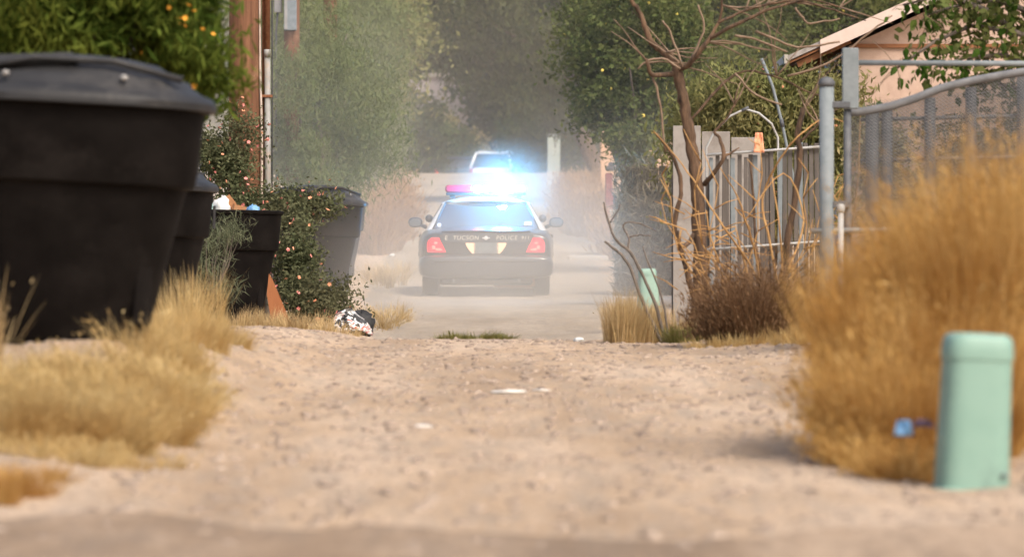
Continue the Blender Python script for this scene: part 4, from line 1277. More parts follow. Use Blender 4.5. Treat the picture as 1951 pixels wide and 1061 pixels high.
# leafy branches entering at the top right
def leafy_tree():
    d = 48; s = FPX / d
    rnd = random.Random(8)
    bx = X(2090, d); g = G(bx, d)
    t = empty('leafy_tree', (bx, d, g), 0, 'broad leaved tree whose branches reach in over the gate', 'tree')
    o = Vector(t.location)
    def P_(x, y, dz=0): return W(x, y, d + dz) - o
    mb = MB(); mb.tube([(0, 0, -.1), P_(2092, 400), P_(2085, 220), P_(2070, 120)], [.12, .10, .09, .08], 10); mb.build('trunk', M['grey_bark'], t, True)
    brs = [[(2075, 150), (2000, 90), (1930, 60), (1850, 50), (1780, 80), (1710, 130)], [(2078, 160), (1990, 130), (1910, 105), (1840, 110), (1780, 130)], [(2070, 125), (1980, 30), (1900, 0), (1830, 10), (1760, 30)],
           [(2070, 125), (1990, 20), (1950, -30)], [(2075, 170), (1990, 180), (1920, 165), (1860, 150)], [(1930, 60), (1880, 20), (1800, -10), (1720, 10)]]
    pts = []
    for b in brs:
        p = [P_(x, y, rnd.uniform(-.3, .3)) for x, y in b]
        mb = MB(); mb.tube(p, np.linspace(.035, .008, len(p)), 7); mb.build('branch', M['grey_bark'], t, True)
        for i in range(len(p) - 1):
            for k in range(9): pts.append(p[i].lerp(p[i + 1], rnd.random()))
        pts += [p[-1]] * 6
    lm = MB()
    L = .085
    lm.add([(0, 0, 0), (-.32 * L, .06 * L, -.3 * L), (-.26 * L, .06 * L, -.65 * L), (0, -.03 * L, -1.05 * L), (.26 * L, .06 * L, -.65 * L), (.32 * L, .06 * L, -.3 * L), (0, -.06 * L, -.5 * L)], [(0, 1, 6), (1, 2, 6), (2, 3, 6), (3, 4, 6), (4, 5, 6), (5, 0, 6)])
    lm.tube([(0, 0, 0), (0, 0, .25 * L)], .02 * L, 4)
    cols = [(.035, .075, .012), (.06, .11, .02), (.095, .135, .03), (.05, .085, .02)]
    mes = []
    for k, c in enumerate(cols):
        me = bpy.data.meshes.new('leaf'); me.from_pydata(lm.v, [], lm.f); me.materials.append(leafmat('broad_leaf_%d' % k, [c, [v * 1.25 for v in c]], .35)); mes.append(me)
    n = 0
    while n < 285:
        c = rnd.choice(pts)
        p = c + Vector((rnd.gauss(0, .10), rnd.gauss(0, .16), rnd.gauss(-.04, .10)))
        ob = bpy.data.objects.new('leaf', mes[rnd.choice((0, 0, 1, 1, 2, 3))]); COL.objects.link(ob); ob.parent = t
        ob.location = p; ob.rotation_euler = (rnd.uniform(-.7, .7), rnd.uniform(-.8, .8), rnd.uniform(-1.5, 1.5)); q = rnd.uniform(.65, 1.25); ob.scale = (q, q, q)
        n += 1
    # the many leaves further in, too many to pick apart
    r = np.random.default_rng(88)
    src = np.array([q[:] for q in pts]); n2 = 2600
    C = src[r.integers(0, len(src), n2)] + r.normal(size=(n2, 3)) * np.array([.16, .22, .13])
    keep = r.uniform(0, 1, n2) < np.clip((C[:, 0] + o.x - X(1690, d)) / .7, .05, 1)
    ff = link_mesh('foliage', leaf_mesh('foliage', C[keep], .075, .55, r, -.5), M['leaf_mid'], t); ff['kind'] = 'stuff'
    # twigs carrying them
    tw = MB()
    for k in range(70):
        c = rnd.choice(pts); e = c + Vector((rnd.gauss(-.06, .14), rnd.gauss(0, .12), rnd.gauss(-.05, .12)))
        tw.tube([c, c.lerp(e, .5) + Vector((0, 0, .02)), e], [.005, .004, .0025], 4)
    tw.build('twigs', M['twig'], t, True)['kind'] = 'stuff'
leafy_tree()

# ------------------------------------------------------------------ trash containers
def bin_container(label, px, d, rot=(0, 0, 0), lid=True, sink=.03, scale=1.0, lid_open=False):
    x = X(px, d)
    t = empty('trash_container', (x, d, G(x, d) - sink), 0, label, 'trash bin', 'black alley trash containers')
    t.rotation_euler = rot
    t.scale = scale if isinstance(scale, tuple) else (scale,) * 3
    mb = MB()
    # outer wall: tapered body, step out to the wide collar, rolled rim; inner wall back down
    prof = [(.31, 0), (.35, .015), (.365, .05), (.44, .45), (.505, .80), (.512, .835), (.545, .85), (.552, .87), (.578, 1.235), (.60, 1.245), (.605, 1.27), (.595, 1.285), (.565, 1.285), (.55, 1.25), (.52, .86), (.48, .80), (.34, .05), (.05, .045)]
    mb.lathe(prof, 48, (0, 0, 0), 3.2)
    body = mb.build('body', M['can'], t, 'auto')
    for a in (0, math.pi):
        # ribs on the lower body and pockets in the collar
        ca, sa = math.cos(a), math.sin(a)
        mb = MB(); rz = Matrix.Rotation(a, 3, 'Z')
        mb.box(rz @ Vector((.566, .30, 1.03)), (.012, .07, .20), rz, .004); mb.build('lift_pocket', M['car_trim'], body)
    for k in range(4):
        a = math.pi / 4 + k * math.pi / 2
        rz = Matrix.Rotation(a, 3, 'Z')
        mb = MB(); mb.box(rz @ Vector((.47, 0, .42)), (.05, .10, .6), rz, .015); mb.build('rib', M['can'], body)
    if lid:
        mb = MB()
        lp = [(.55, 1.275), (.615, 1.245), (.628, 1.25), (.630, 1.285), (.61, 1.315), (.56, 1.335), (.52, 1.365), (.50, 1.395), (.46, 1.41), (.42, 1.425), (.39, 1.455), (.36, 1.475), (.25, 1.50), (.12, 1.515), (.01, 1.52)]
        mb.lathe(lp, 48, (0, 0, 0), 2.9)
        l = mb.build('lid', M['lid'], t, 'auto')
        # raised panel with ridges, hinge and bolts
        mb = MB(); mb.box((-.22, -.12, 1.46), (.44, .62, .07), Matrix.Rotation(-.10, 3, 'Y'), .03); mb.build('raised_panel', M['lid'], l)
        for yy in (-.42, -.25, .1, .3):
            mb = MB(); mb.tube([(-.45, yy, 1.405), (-.2, yy, 1.475), (.15, yy, 1.478), (.46, yy, 1.40)], .018, 8); mb.build('ridge', M['lid'], l, True)
        for bx_, by_, bz_ in ((-.32, -.515, 1.385), (.20, -.525, 1.392), (.45, .1, 1.42)):
            mb = MB(); mb.lathe([(.016, -.012), (.018, .004), (.010, .012), (.002, .015)], 10, (bx_, by_, bz_), rot=Matrix.Rotation(.9, 3, 'X')); mb.build('bolt', M['lid_bolt'], l, True)
        mb = MB(); mb.tube([(-.35, .60, 1.30), (.35, .60, 1.30)], .03, 10); mb.build('hinge', M['can'], l, True)
    return t
bin_container('nearest black plastic bin with a domed ridged lid', 122, 29.7, (math.radians(.5), math.radians(3.0), .08), sink=.02, scale=(1.16, 1.16, 1.0))
bin_container('lidded black bin half hidden behind the nearest bin', 267, 50, (0, math.radians(1.5), -.2))
bin_container('open black bin heaped with trash beside the rose bush', 431, 62.6, (0, math.radians(.8), .15), lid=False)
bin_container('lidded grey black bin behind the low rose bush', 592, 80, (0, math.radians(1), .75), scale=1.08)
bin_container('farthest bin peeking out behind the rose bush', 625, 92, (0, 0, .2))

# trash in the open bin
def lump(name, label, px, py, d, rx, rz, mat, seed, cat='trash', down=1.0):
    c = W(px, py, d); s = FPX / d
    r = np.random.default_rng(seed)
    n, m = 16, 12
    V = []; F = []
    for j in range(m):
        ph = math.pi * j / (m - 1)
        for i in range(n):
            th = 2 * math.pi * i / n
            q = 1 + .28 * float(vnoise(math.cos(th) * 2.2 + seed, math.sin(th) * 2.2 + ph * 2.3, seed)) + .12 * float(vnoise(th * 3, ph * 5, seed + 3))
            z = math.cos(ph)
            V.append((math.sin(ph) * math.cos(th) * rx / s * q, math.sin(ph) * math.sin(th) * rx / s * q, z * rz / s * q * (down if z < 0 else 1)))
    for j in range(m - 1):
        for i in range(n):
            k = (i + 1) % n
            F.append((j * n + i, (j + 1) * n + i, (j + 1) * n + k, j * n + k))
    o = link_mesh(name, npmesh(name, V, F, True), mat, None, c)
    return tag(o, label, cat)
D3 = 62.5
lump('trash_bag', 'crumpled pale plastic bag on top of the open bin', 422, 398, D3, 18, 22, M['bag_white'], 3, 'bag', 3.5)
lump('trash_bag', 'light blue plastic bag at the rim of the open bin', 482, 406, D3 - .25, 13, 14, M['bag_blue'], 4, 'bag', 5)
lump('trash_bag', 'aqua wrapper at the left rim of the open bin', 396, 396, D3 - .2, 13, 20, M['bag_aqua'], 5, 'bag', 4)
lump('trash_bag', 'dark filled sack inside the open bin', 440, 440, D3 + .05, 75, 28, M['can'], 6, 'bag', 3)
def carton():
    c = W(446, 402, D3)
    t = empty('cardboard_box', c, 0, 'torn brown cardboard box sticking out of the open bin', 'box')
    rot = Matrix.Rotation(.25, 3, 'Y') @ Matrix.Rotation(.4, 3, 'Z')
    mb = MB(); mb.box((0, 0, -.14), (.15, .15, .42), rot); mb.build('carton', M['cardboard'], t)
    mb = MB(); mb.box((-.05, -.03, .10), (.13, .012, .10), Matrix.Rotation(.9, 3, 'Y')); mb.build('flap', M['cardboard'], t)
carton()
def board():
    d = 61.6; s = FPX / d
    b = W(540, 628, d); b.z = G(b.x, b.y)
    t = empty('leaning_board', b, 0, 'orange brown plywood board leaning on the open bin', 'board')
    poly = [W(512, 520, d) - b, W(519, 532, d) - b, W(557, 622, d) - b, W(520, 632, d) - b, W(508, 560, d) - b]
    mb = MB(); mb.prism([(p.x, p.z) for p in poly], -.012, .012, Matrix.Rotation(-.12, 3, 'X').to_4x4()); mb.build('plank', M['orange_board'], t)
    mb = MB(); mb.box((poly[2].x - .11, .06, .10), (.03, .03, .24), Matrix.Rotation(-.2, 3, 'X')); mb.build('batten', M['orange_board'], t)
board()

# crumpled printed cloth and a dark sack on the verge
def cloth_heap():
    d = 59.5
    c = W(668, 630, d); g = G(c.x, d)
    o = rag('cloth_heap', 'crumpled red white and black printed cloth on the verge', 668, 612, d, .46, .40, M['cloth'], 11, 'cloth')
    P = np.array([v.co[:] for v in o.data.vertices])
    n = 81
    for k in range(2):
        q = P[k * n:(k + 1) * n]
        u = q[:, 0] / .46
        hump = .30 * np.clip(1 - ((u + .08) / .55) ** 2, 0, 1)
        vv = q[:, 2] / .40 + .5
        nz = .05 * vnoise(u * 9, vv * 8, 31) + .03 * vnoise(u * 17, vv * 15, 32)
        q[:, 0] = u * .5 + nz * .5
        q[:, 2] = hump * (vv ** .7) + nz * hump * 3 - .02
        q[:, 1] = -.22 + .38 * vv + nz * 2
        P[k * n:(k + 1) * n] = q
    o.data.vertices.foreach_set('co', P.astype(np.float32).ravel()); o.data.update()
    o.location = (c.x, d, g)
    b = lump('trash_sack', 'dark grey sack slumped behind the printed cloth', 688, 618, d + .45, 26, 26, M['car_trim'], 14, 'sack', 1.2)
    b.location.z = G(b.location.x, b.location.y) + .13
    b.scale = (1, 1, .85)
cloth_heap()

# ------------------------------------------------------------------ pedestals and roadside things
def pedestal(label, px, py, d, w, h, tilt, seed, taper=.93):
    c = W(px, py, d); z = G(c.x, d)
    t = empty('utility_pedestal', (c.x, d, z - .02), 0, label, 'pedestal', 'pale green utility pedestals')
    t.rotation_euler = (0, tilt, .12)
    hw = w / 2
    mb = MB()
    prof = [(hw, 0), (hw, .02), (hw * taper, h * .84)]
    mb.lathe(prof, 40, (0, 0, 0), 4.2); b = mb.build('housing', M['pedestal'], t, 'auto')
    top = h * .84
    mb = MB()
    k = hw * taper
    mb.lathe([(k * .96, top - .004), (k * 1.035, top - .002), (k * 1.04, top + .05 * h), (k * 1.0, h * .955), (k * .93, h * .985), (k * .80, h), (k * .3, h * 1.004), (.002, h * 1.005)], 40, (0, 0, 0), 4.2)
    cp = mb.build('cap', M['pedestal'], t, 'auto')
    mb = MB(); mb.box((.0, hw * .975, h * .34), (w * .62, .008, h * .38), Matrix.Rotation(0, 3, 'X'), .002); mb.build('access_panel', M['pedestal'], b)
    mb = MB(); mb.lathe([(.010, 0), (.011, .004), (.004, .008)], 8, (hw * .7, -hw * .98, h * .12), rot=Matrix.Rotation(math.pi / 2, 3, 'X')); mb.build('lock_bolt', M['dark_steel'], b)
    mb = MB(); mb.lathe([(hw * 1.12, -.05), (hw * 1.12, .012), (hw * 1.0, .02)], 40, (0, 0, 0), 4.2); mb.build('base_flange', M['pedestal'], t)
pedestal('pale green utility pedestal in the right foreground', 1850, 920, 21.6, .268, .605, math.radians(2.6), 1)
pedestal('small faded green pedestal in the dust right of the car', 1236, 555, 75, .31, .58, math.radians(-2), 2, .72)

def cabinet():
    d = 200; x = X(1055, d); g = G(x, d)
    t = empty('utility_cabinet', (x, d, g), 0, 'pale green upright cabinet at the far right road edge', 'cabinet')
    h = W(0, 258, d).z - g
    mb = MB(); mb.box((0, 0, h / 2 + .2), (.45, .3, h - .4), bev=.015); b = mb.build('box', M['cabinet'], t)
    mb = MB(); mb.box((.0, -.155, h * .70), (.38, .012, h * .5)); mb.build('door', M['cabinet'], b)
    mb = MB(); mb.box((.05, -.17, h * .80), (.05, .02, .16)); mb.build('handle', M['black_iron'], b)
    mb = MB(); mb.box((0, 0, h + .02), (.49, .34, .04)); mb.build('roof', M['cabinet'], t)
    mb = MB(); mb.box((0, 0, .1), (.5, .35, .8)); mb.build('plinth', M['concrete'], t)
cabinet()

def red_post():
    d = 109; x = X(1163, d); g = G(x, d); s = FPX / d
    t = empty('red_post', (x, d, g), 0, 'red painted post with a dark cap at the right verge', 'post')
    top = W(0, 325, d).z - g
    mb = MB(); mb.box((-.03, 0, top * .5 - .1), (.14, .12, top + .1), bev=.02); b = mb.build('shaft', M['red_paint'], t)
    mb = MB(); mb.box((.03, -.02, top * .42), (.16, .10, top * .55), bev=.02); mb.build('box', M['red_paint'], t)
    mb = MB(); mb.lathe([(.07, 0), (.12, .02), (.12, .07), (.06, .10), (.055, .16), (.01, .17)], 14, (.02, 0, top - .01)); mb.build('cap', M['black_iron'], t, True)
    mb = MB(); mb.tube([(.08, -.05, 0), (.14, -.05, .35), (.17, -.05, .62), (.12, -.05, .72), (.06, -.05, .70)], .014, 8); mb.build('pipe', M['steel'], t, True)
    mb = MB(); mb.box((.035, -.075, top * .5), (.09, .012, .13)); mb.build('notice', M['bag_white'], b)
red_post()

def slab():
    d = 106; x = X(1120, d)
    o = MB(); o.box((0, 0, .02), (.75, .8, .12), bev=.03)
    q = o.build('concrete_slab', M['concrete'], None, loc=(x, d, G(x, d)))
    tag(q, 'broken pale concrete slab at the foot of the red post', 'slab')
slab()

def litter(label, px, py, w, mat, seed, guess, h=.5):
    # walk out along the ray until it meets the ground
    d = guess
    for dd in np.arange(17, 60, .02):
        if W(px, py, dd).z <= G(X(px, dd), dd) + .0:
            d = dd; break
    s = FPX / d
    o = lump('litter', label, px, py, d, w / 2, w / 2 * h, mat, seed, 'litter')
    o.location.z = G(o.location.x, o.location.y) + w / 2 * h / s * .35
    return o
litter('small white scrap beside the left grass mound', 390, 729, 26, M['bag_white'], 21, 33)
litter('pale flat stone in the middle of the dirt', 968, 748, 70, M['white_stone'], 22, 32, .12)
litter('smaller pale stone right of the flat stone', 1030, 744, 32, M['white_stone'], 25, 32, .15)
litter('thin pale stone nearer the street', 806, 813, 34, M['white_stone'], 23, 26, .2)
litter('white scrap on the crest right of the weeds', 1102, 650, 22, M['bag_white'], 24, 50)
litter('white scrap on the left verge beside the car', 747, 431, 12, M['bag_white'], 26, 110).location = (X(747, 108), 108, G(X(747, 108), 108) + .03)
litter('pale rubble lump under the brown dead bush', 1515, 648, 24, M['white_stone'], 27, 45)
litter('pale rubble lump nearest the golden clump', 1545, 640, 18, M['white_stone'], 28, 45)
br = rag('rag', 'bright blue rag in the grass beside the near pedestal', 1722, 815, 21.75, .075, .06, M['bag_blue'], 8)
br.location.z = W(0, 815, 21.75).z
br2 = rag('rag', 'purple grey strip of cloth beside the blue rag', 1760, 806, 21.8, .085, .03, surf('purple_cloth', (.16, .11, .17), (.24, .17, .24), 9, .9), 9)

# ------------------------------------------------------------------ cars
def wheel(parent, x, y, rad, wid, name='wheel'):
    rot = Matrix.Rotation(math.pi / 2, 3, 'Y')
    mb = MB(); h = wid / 2
    mb.lathe([(rad * .60, -h * .8), (rad * .66, -h), (rad * .93, -h), (rad, -h * .72), (rad * 1.0, h * .72), (rad * .93, h), (rad * .66, h), (rad * .60, h * .8)], 28, (x, y, rad), rot=rot, cap=False)
    w = mb.build(name, M['rubber'], parent, 'auto')
    mb = MB(); mb.lathe([(rad * .61, -h * .85), (rad * .60, -h * .4), (rad * .25, -h * .3), (rad * .22, -h * .55), (.001, -h * .6)], 20, (x, y, rad), rot=rot, cap=False)
    mb.lathe([(rad * .61, h * .85), (rad * .60, h * .4), (rad * .25, h * .3), (rad * .22, h * .55), (.001, h * .6)], 20, (x, y, rad), rot=rot, cap=False)
    mb.build('rim', M['rim'], w, True)

def loft(stations, prof, caps=True):
    """stations: list of lists of points for the right half (bottom centre to top centre), mirrored"""
    mb = MB(); rows = []
    for st in stations:
        half = [Vector(p) for p in st]
        full = half + [Vector((-p.x, p.y, p.z)) for p in half[-2:0:-1]]
        rows.append(full)
    n = len(rows[0])
    vs = [v for rr in rows for v in rr]; fs = []
    for i in range(len(rows) - 1):
        for k in range(n):
            j = (k + 1) % n
            fs.append((i * n + k, i * n + j, (i + 1) * n + j, (i + 1) * n + k))
    if caps:
        fs.append(tuple(range(n - 1, -1, -1)))
        fs.append(tuple(range((len(rows) - 1) * n, len(rows) * n)))
    return mb.add(vs, fs)

def subdiv(o, lv=2):
    m = o.modifiers.new('smooth', 'SUBSURF'); m.levels = lv; m.render_levels = lv
    return o

def plate(mb, pts, thick, dirv):
    """polygon slab: pts, extruded by thick along dirv"""
    pts = [Vector(p) for p in pts]; dv = Vector(dirv).normalized() * thick
    n = len(pts)
    vs = pts + [p + dv for p in pts]
    fs = [tuple(range(n - 1, -1, -1)), tuple(range(n, 2 * n))] + [(i, (i + 1) % n, n + (i + 1) % n, n + i) for i in range(n)]
    return mb.add(vs, fs)

def text_mesh(txt, size, ext, shear=0):
    cu = bpy.data.curves.new('lettering', 'FONT'); cu.body = txt; cu.size = size; cu.extrude = ext; cu.align_x = 'CENTER'; cu.align_y = 'CENTER'; cu.shear = shear
    cu.space_character = 1.12
    tmp = bpy.data.objects.new('tmp_text', cu); COL.objects.link(tmp)
    dg = bpy.context.evaluated_depsgraph_get(); dg.update()
    me = bpy.data.meshes.new_from_object(tmp.evaluated_get(dg))
    bpy.data.objects.remove(tmp); bpy.data.curves.remove(cu)
    return me

def police_car():
    d = 83.0
    x = X(926, d); g = G(x, d + .8)
    t = empty('police_car', (x, d, G(x, d + .3)), 0, 'black and white police sedan driving away with its roof lights flashing', 'car')
    pitch = math.atan2(G(x, d + 4.2) - G(x, d + 1.1), 3.1)
    t.rotation_euler = (pitch, 0, math.radians(.3))
    t.location.z = G(x, d + 1.1) - math.tan(pitch) * 1.1 + .003
    BK, WH = M['car_black'], M['car_white']
    # lower body, rear to front; the wheels stand in arches cut by narrowing the sill
    def st(y, w, zb, zs, belt, top, crown=.02):
        return [(0, y, zb), (w * .80, y, zb), (w * .955, y, zb + .05), (w * 1.0, y, zs), (w * 1.005, y, zs + .16), (w * .985, y, belt - .10), (w * .945, y, belt - .02), (w * .86, y, belt + (top - belt) * .55), (w * .5, y, top + crown * .7), (0, y, top + crown)]
    S = [st(.10, .86, .36, .50, .86, .905), st(.12, .93, .32, .50, .90, .945), st(.22, .965, .29, .50, .93, .975), st(.55, .985, .27, .50, .945, 1.0), st(.72, .99, .40, .56, .95, 1.005), st(1.15, .995, .62, .68, .95, 1.01), st(1.6, .995, .40, .56, .95, 1.0),
         st(1.8, .993, .25, .48, .95, .99), st(2.6, .993, .22, .46, .945, .985), st(3.4, .993, .25, .48, .935, .98), st(3.72, .99, .42, .56, .92, .96), st(4.15, .985, .62, .66, .90, .945), st(4.55, .975, .40, .55, .87, .915), st(4.9, .95, .28, .48, .82, .86), st(5.2, .88, .30, .46, .74, .77), st(5.3, .78, .36, .46, .68, .70)]
    body = subdiv(loft(S, None).build('body', BK, t, True), 2)
    # trunk lid panel with lip, lettering face
    mb = MB()
    plate(mb, [(-.66, .085, .80), (.66, .085, .80), (.70, .10, .935), (-.70, .10, .935)], .035, (0, 1, 0))
    trunk = mb.build('trunk_lid', BK, t)
    b = trunk.modifiers.new('bevel', 'BEVEL'); b.width = .012; b.segments = 2
    mb = MB(); mb.box((0, .115, .965), (1.30, .05, .022), bev=.008); mb.build('trunk_lip', BK, trunk)
    for txt, tx, sz in (('E', -.585, .085), ('TUCSON', -.295, .085), ('POLICE', .30, .085), ('911', .575, .075)):
        me = text_mesh(txt, sz, .002, .12); me.materials.append(M['lettering'])
        o = link_mesh('lettering', me, None, trunk)
        o.location = (tx, .083, .872); o.rotation_euler = (math.radians(84), 0, 0); o.scale = (1.02, 1, 1)
    mb = MB(); mb.lathe([(.001, -.004), (.022, -.004), (.030, 0), (.022, .004), (.001, .004)], 14, (0, .084, .872), rot=Matrix.Rotation(math.pi / 2, 3, 'X'))
    mb.tube([(-.055, .084, .872), (.055, .084, .872)], .009, 6)
    mb.build('emblem', M['car_white'], trunk)
    # lamp panel between the tail lights
    mb = MB(); plate(mb, [(-.62, .078, .64), (.62, .078, .64), (.66, .075, .80), (-.66, .075, .80)], .03, (0, 1, 0)); pn = mb.build('lamp_panel', M['car_trim'], t)
    mb = MB(); mb.box((0, .072, .725), (.325, .012, .155), bev=.004); pl = mb.build('number_plate', M['plate'], t)
    for sx in (-.172, .172):
        mb = MB(); mb.box((sx, .070, .725), (.012, .016, .16)); mb.build('plate_frame', M['chrome'], pl)
    # number plate bolts
    for sx in (-1, 1):
        mb = MB()
        q = [(.155, .80), (.30, .80), (.285, .755), (.25, .70), (.20, .645), (.165, .645)]
        plate(mb, [(sx * a, .068, b_) for a, b_ in (q if sx > 0 else q[::-1])], .02, (0, 1, 0)); mb.build('reverse_light', M['reverse'], t)
        # tail lights: wedge wider at the bottom, wrapped round the corner
        q = [(.59, .665), (.62, .74), (.655, .80), (.69, .875), (.79, .875), (.845, .83), (.86, .75), (.85, .665)]
        mb = MB()
        n = len(q)
        fr = [Vector((sx * a, .055 + max(0, a - .66) * .28, b_)) for a, b_ in q]; bk = [Vector((sx * a * 1.0, .16 + max(0, a - .66) * .9, b_)) for a, b_ in q]
        mb.add(fr + bk, [tuple(range(n)), tuple(range(2 * n - 1, n - 1, -1))] + [(i, (i + 1) % n, n + (i + 1) % n, n + i) for i in range(n)])
        tl = mb.build('tail_light', M['tail_red'], t)
        for (a, b_, ww, hh) in ((.70, .705, .075, .035), (.765, .735, .05, .05), (.735, .80, .05, .03), (.66, .70, .03, .02)):
            mb = MB(); mb.box((sx * a, .050 + max(0, a - .66) * .28, b_), (ww, .01, hh), bev=.003); mb.build('bulb', M['tail_hot'], tl)
        # door mirrors
        mb = MB(); mb.lathe([(.001, -.05), (.075, -.045), (.092, 0), (.08, .05), (.03, .08), (.001, .085)], 18, (sx * 1.065, 3.0, 1.045), 2.8, Matrix.Rotation(-math.pi / 2, 3, 'X') @ Matrix.Scale(1.18, 3, Vector((1, 0, 0))) @ Matrix.Scale(.82, 3, Vector((0, 1, 0))), cap=False)
        mr = mb.build('door_mirror', BK, t, True)
        mb = MB(); mb.lathe([(.001, -.004), (.074, -.004), (.074, .004), (.001, .004)], 18, (sx * 1.065, 2.952, 1.045), 2.8, Matrix.Rotation(-math.pi / 2, 3, 'X') @ Matrix.Scale(1.15, 3, Vector((1, 0, 0))) @ Matrix.Scale(.78, 3, Vector((0, 1, 0))))
        mb.build('mirror_glass', M['car_grey'], mr)
        mb = MB(); mb.tube([(sx * .90, 3.06, .97), (sx * .97, 3.04, 1.0), (sx * 1.02, 3.02, 1.02)], [.03, .026, .022], 8); mb.build('mirror_arm', BK, mr, True)
        # spot lamp on the pillar
        mb = MB(); mb.lathe([(.001, -.05), (.04, -.045), (.06, .03), (.055, .06), (.001, .065)], 14, (sx * .86, 3.25, 1.10), rot=Matrix.Rotation(-math.pi / 2, 3, 'X'), cap=False); mb.build('spot_lamp', M['black_iron'], t, True)
        # side glass, pillars
        mb = MB(); plate(mb, [(sx * .885, 1.52, .965), (sx * .885, 2.42, .965), (sx * .645, 2.36, 1.355), (sx * .635, 1.98, 1.355)], .006, (-sx, 0, .5)); mb.build('side_window', M['glass'], t)
        mb = MB(); plate(mb, [(sx * .885, 2.50, .965), (sx * .88, 3.38, .96), (sx * .645, 2.82, 1.355), (sx * .645, 2.43, 1.355)], .006, (-sx, 0, .5)); mb.build('side_window', M['glass'], t)
        mb = MB(); plate(mb, [(sx * .890, 2.41, .955), (sx * .890, 2.51, .955), (sx * .648, 2.44, 1.365), (sx * .648, 2.35, 1.365)], .03, (-sx, 0, .5)); mb.build('door_pillar', M['car_trim'], t)
        # C pillar: three facets rounding the corner
        mb = MB()
        A = [(sx * .785, 1.03, .985), (sx * .60, 1.735, 1.365)]; B_ = [(sx * .855, 1.10, .965), (sx * .635, 1.79, 1.355)]; C_ = [(sx * .893, 1.30, .955), (sx * .645, 1.88, 1.352)]; D_ = [(sx * .893, 1.53, .955), (sx * .645, 2.0, 1.352)]
        for P0, P1 in ((A, B_), (B_, C_), (C_, D_)):
            pts = [P0[0], P1[0], P1[1], P0[1]]
            plate(mb, pts if sx > 0 else pts[::-1], .02, (-sx * .8, .5, -.2))
        mb.build('rear_pillar', WH, t)
        mb = MB(); plate(mb, [(sx * .88, 3.36, .955), (sx * .80, 3.58, .965), (sx * .59, 2.86, 1.36), (sx * .648, 2.80, 1.36)], .02, (-sx * .8, -.5, -.2)); mb.build('front_pillar', WH, t)
        # door seam strip and side moulding
        mb = MB(); mb.box((sx * 1.0, 2.5, .60), (.014, 2.1, .05), bev=.005); mb.build('side_moulding', M['car_trim'], t)
        for yy in (2.05, 3.0):
            mb = MB(); mb.box((sx * .99, yy - .3, .86), (.02, .16, .03), bev=.006); mb.build('door_handle', M['car_trim'], t)
        wheel(t, sx * .82, 1.13, .335, .235)
        wheel(t, sx * .82, 4.05, .335, .235)
        # inner arch liners keep light from passing through
    mb = MB(); plate(mb, [(-.783, 1.035, .985), (.783, 1.035, .985), (.598, 1.735, 1.362), (-.598, 1.735, 1.362)], .006, (0, .7, -.4)); rw = mb.build('rear_window', M['glass'], t)
    # window seals and stickers
    mb = MB(); mb.tube([(-.783, 1.028, .985), (.783, 1.028, .985)], .012, 6); mb.tube([(-.60, 1.73, 1.368), (.60, 1.73, 1.368)], .010, 6)
    for sx in (-1, 1): mb.tube([(sx * .783, 1.03, .985), (sx * .60, 1.733, 1.367)], .010, 6)
    mb.build('seal', M['car_trim'], rw, True)
    nrm = Vector((0, -.48, .88)).normalized()
    def stick(cx, cz, w, h):
        f = (cz - .985) / (1.362 - .985); yy = 1.035 + f * .70
        rot = Matrix.Rotation(math.atan2(.377, .70) , 3, 'X')
        mb = MB(); mb.box(Vector((cx, yy, cz)) + nrm * .008, (w, h / .48, .003), rot); mb.build('sticker', M['bag_white'], rw)
    stick(-.69, 1.035, .05, .05); stick(.62, 1.055, .11, .055)
    mb = MB(); plate(mb, [(-.80, 3.58, .97), (-.59, 2.86, 1.362), (.59, 2.86, 1.362), (.80, 3.58, .97)], .006, (0, -.5, -.4)); mb.build('windscreen', M['glass'], t)
    # roof shell
    nx_, ny_ = 9, 9
    top = []; bot = []
    for j in range(ny_):
        v = j / (ny_ - 1); y = 1.72 + v * 1.16
        for i in range(nx_):
            u = i / (nx_ - 1) * 2 - 1
            cr = .085 * (1 - abs(u) ** 2.6) * (1 - .35 * (2 * v - 1) ** 2) - .02 * abs(2 * v - 1) ** 3
            top.append(Vector((u * .652, y + .03 * (1 - u * u) * (1 if v > .5 else -1) * abs(2 * v - 1), 1.362 + cr)))
            bot.append(Vector((u * .63, y, 1.335 + cr * .8)))
    fs = []
    N = nx_ * ny_
    for j in range(ny_ - 1):
        for i in range(nx_ - 1):
            a = j * nx_ + i
            fs.append((a, a + 1, a + nx_ + 1, a + nx_)); fs.append((N + a, N + a + nx_, N + a + nx_ + 1, N + a + 1))
    loop = [i for i in range(nx_)] + [j * nx_ + nx_ - 1 for j in range(1, ny_)] + [(ny_ - 1) * nx_ + i for i in range(nx_ - 2, -1, -1)] + [j * nx_ for j in range(ny_ - 2, 0, -1)]
    for k in range(len(loop)):
        a, b_ = loop[k], loop[(k + 1) % len(loop)]
        fs.append((b_, a, N + a, N + b_))
    MB().add(top + bot, fs).build('roof', WH, t, 'auto')
    # bumper
    def bs(y, w, z0, z1): return [(0, y, z0), (w * .8, y, z0), (w, y, z0 + .04), (w * 1.01, y, (z0 + z1) / 2), (w, y, z1 - .03), (w * .9, y, z1), (0, y, z1)]
    bm = loft([bs(-.035, .74, .36, .56), bs(-.03, .86, .33, .60), bs(.02, .945, .28, .625), bs(.14, .985, .26, .63), bs(.40, .992, .28, .60)], None).build('rear_bumper', BK, t, True)
    subdiv(bm, 1)
    mb = MB(); mb.box((0, -.038, .535), (1.5, .02, .03), bev=.006); mb.build('bumper_strip', M['car_trim'], bm)
    mb = MB(); mb.box((0, .30, .235), (1.36, .5, .10), bev=.03); mb.build('valance', M['car_trim'], t)
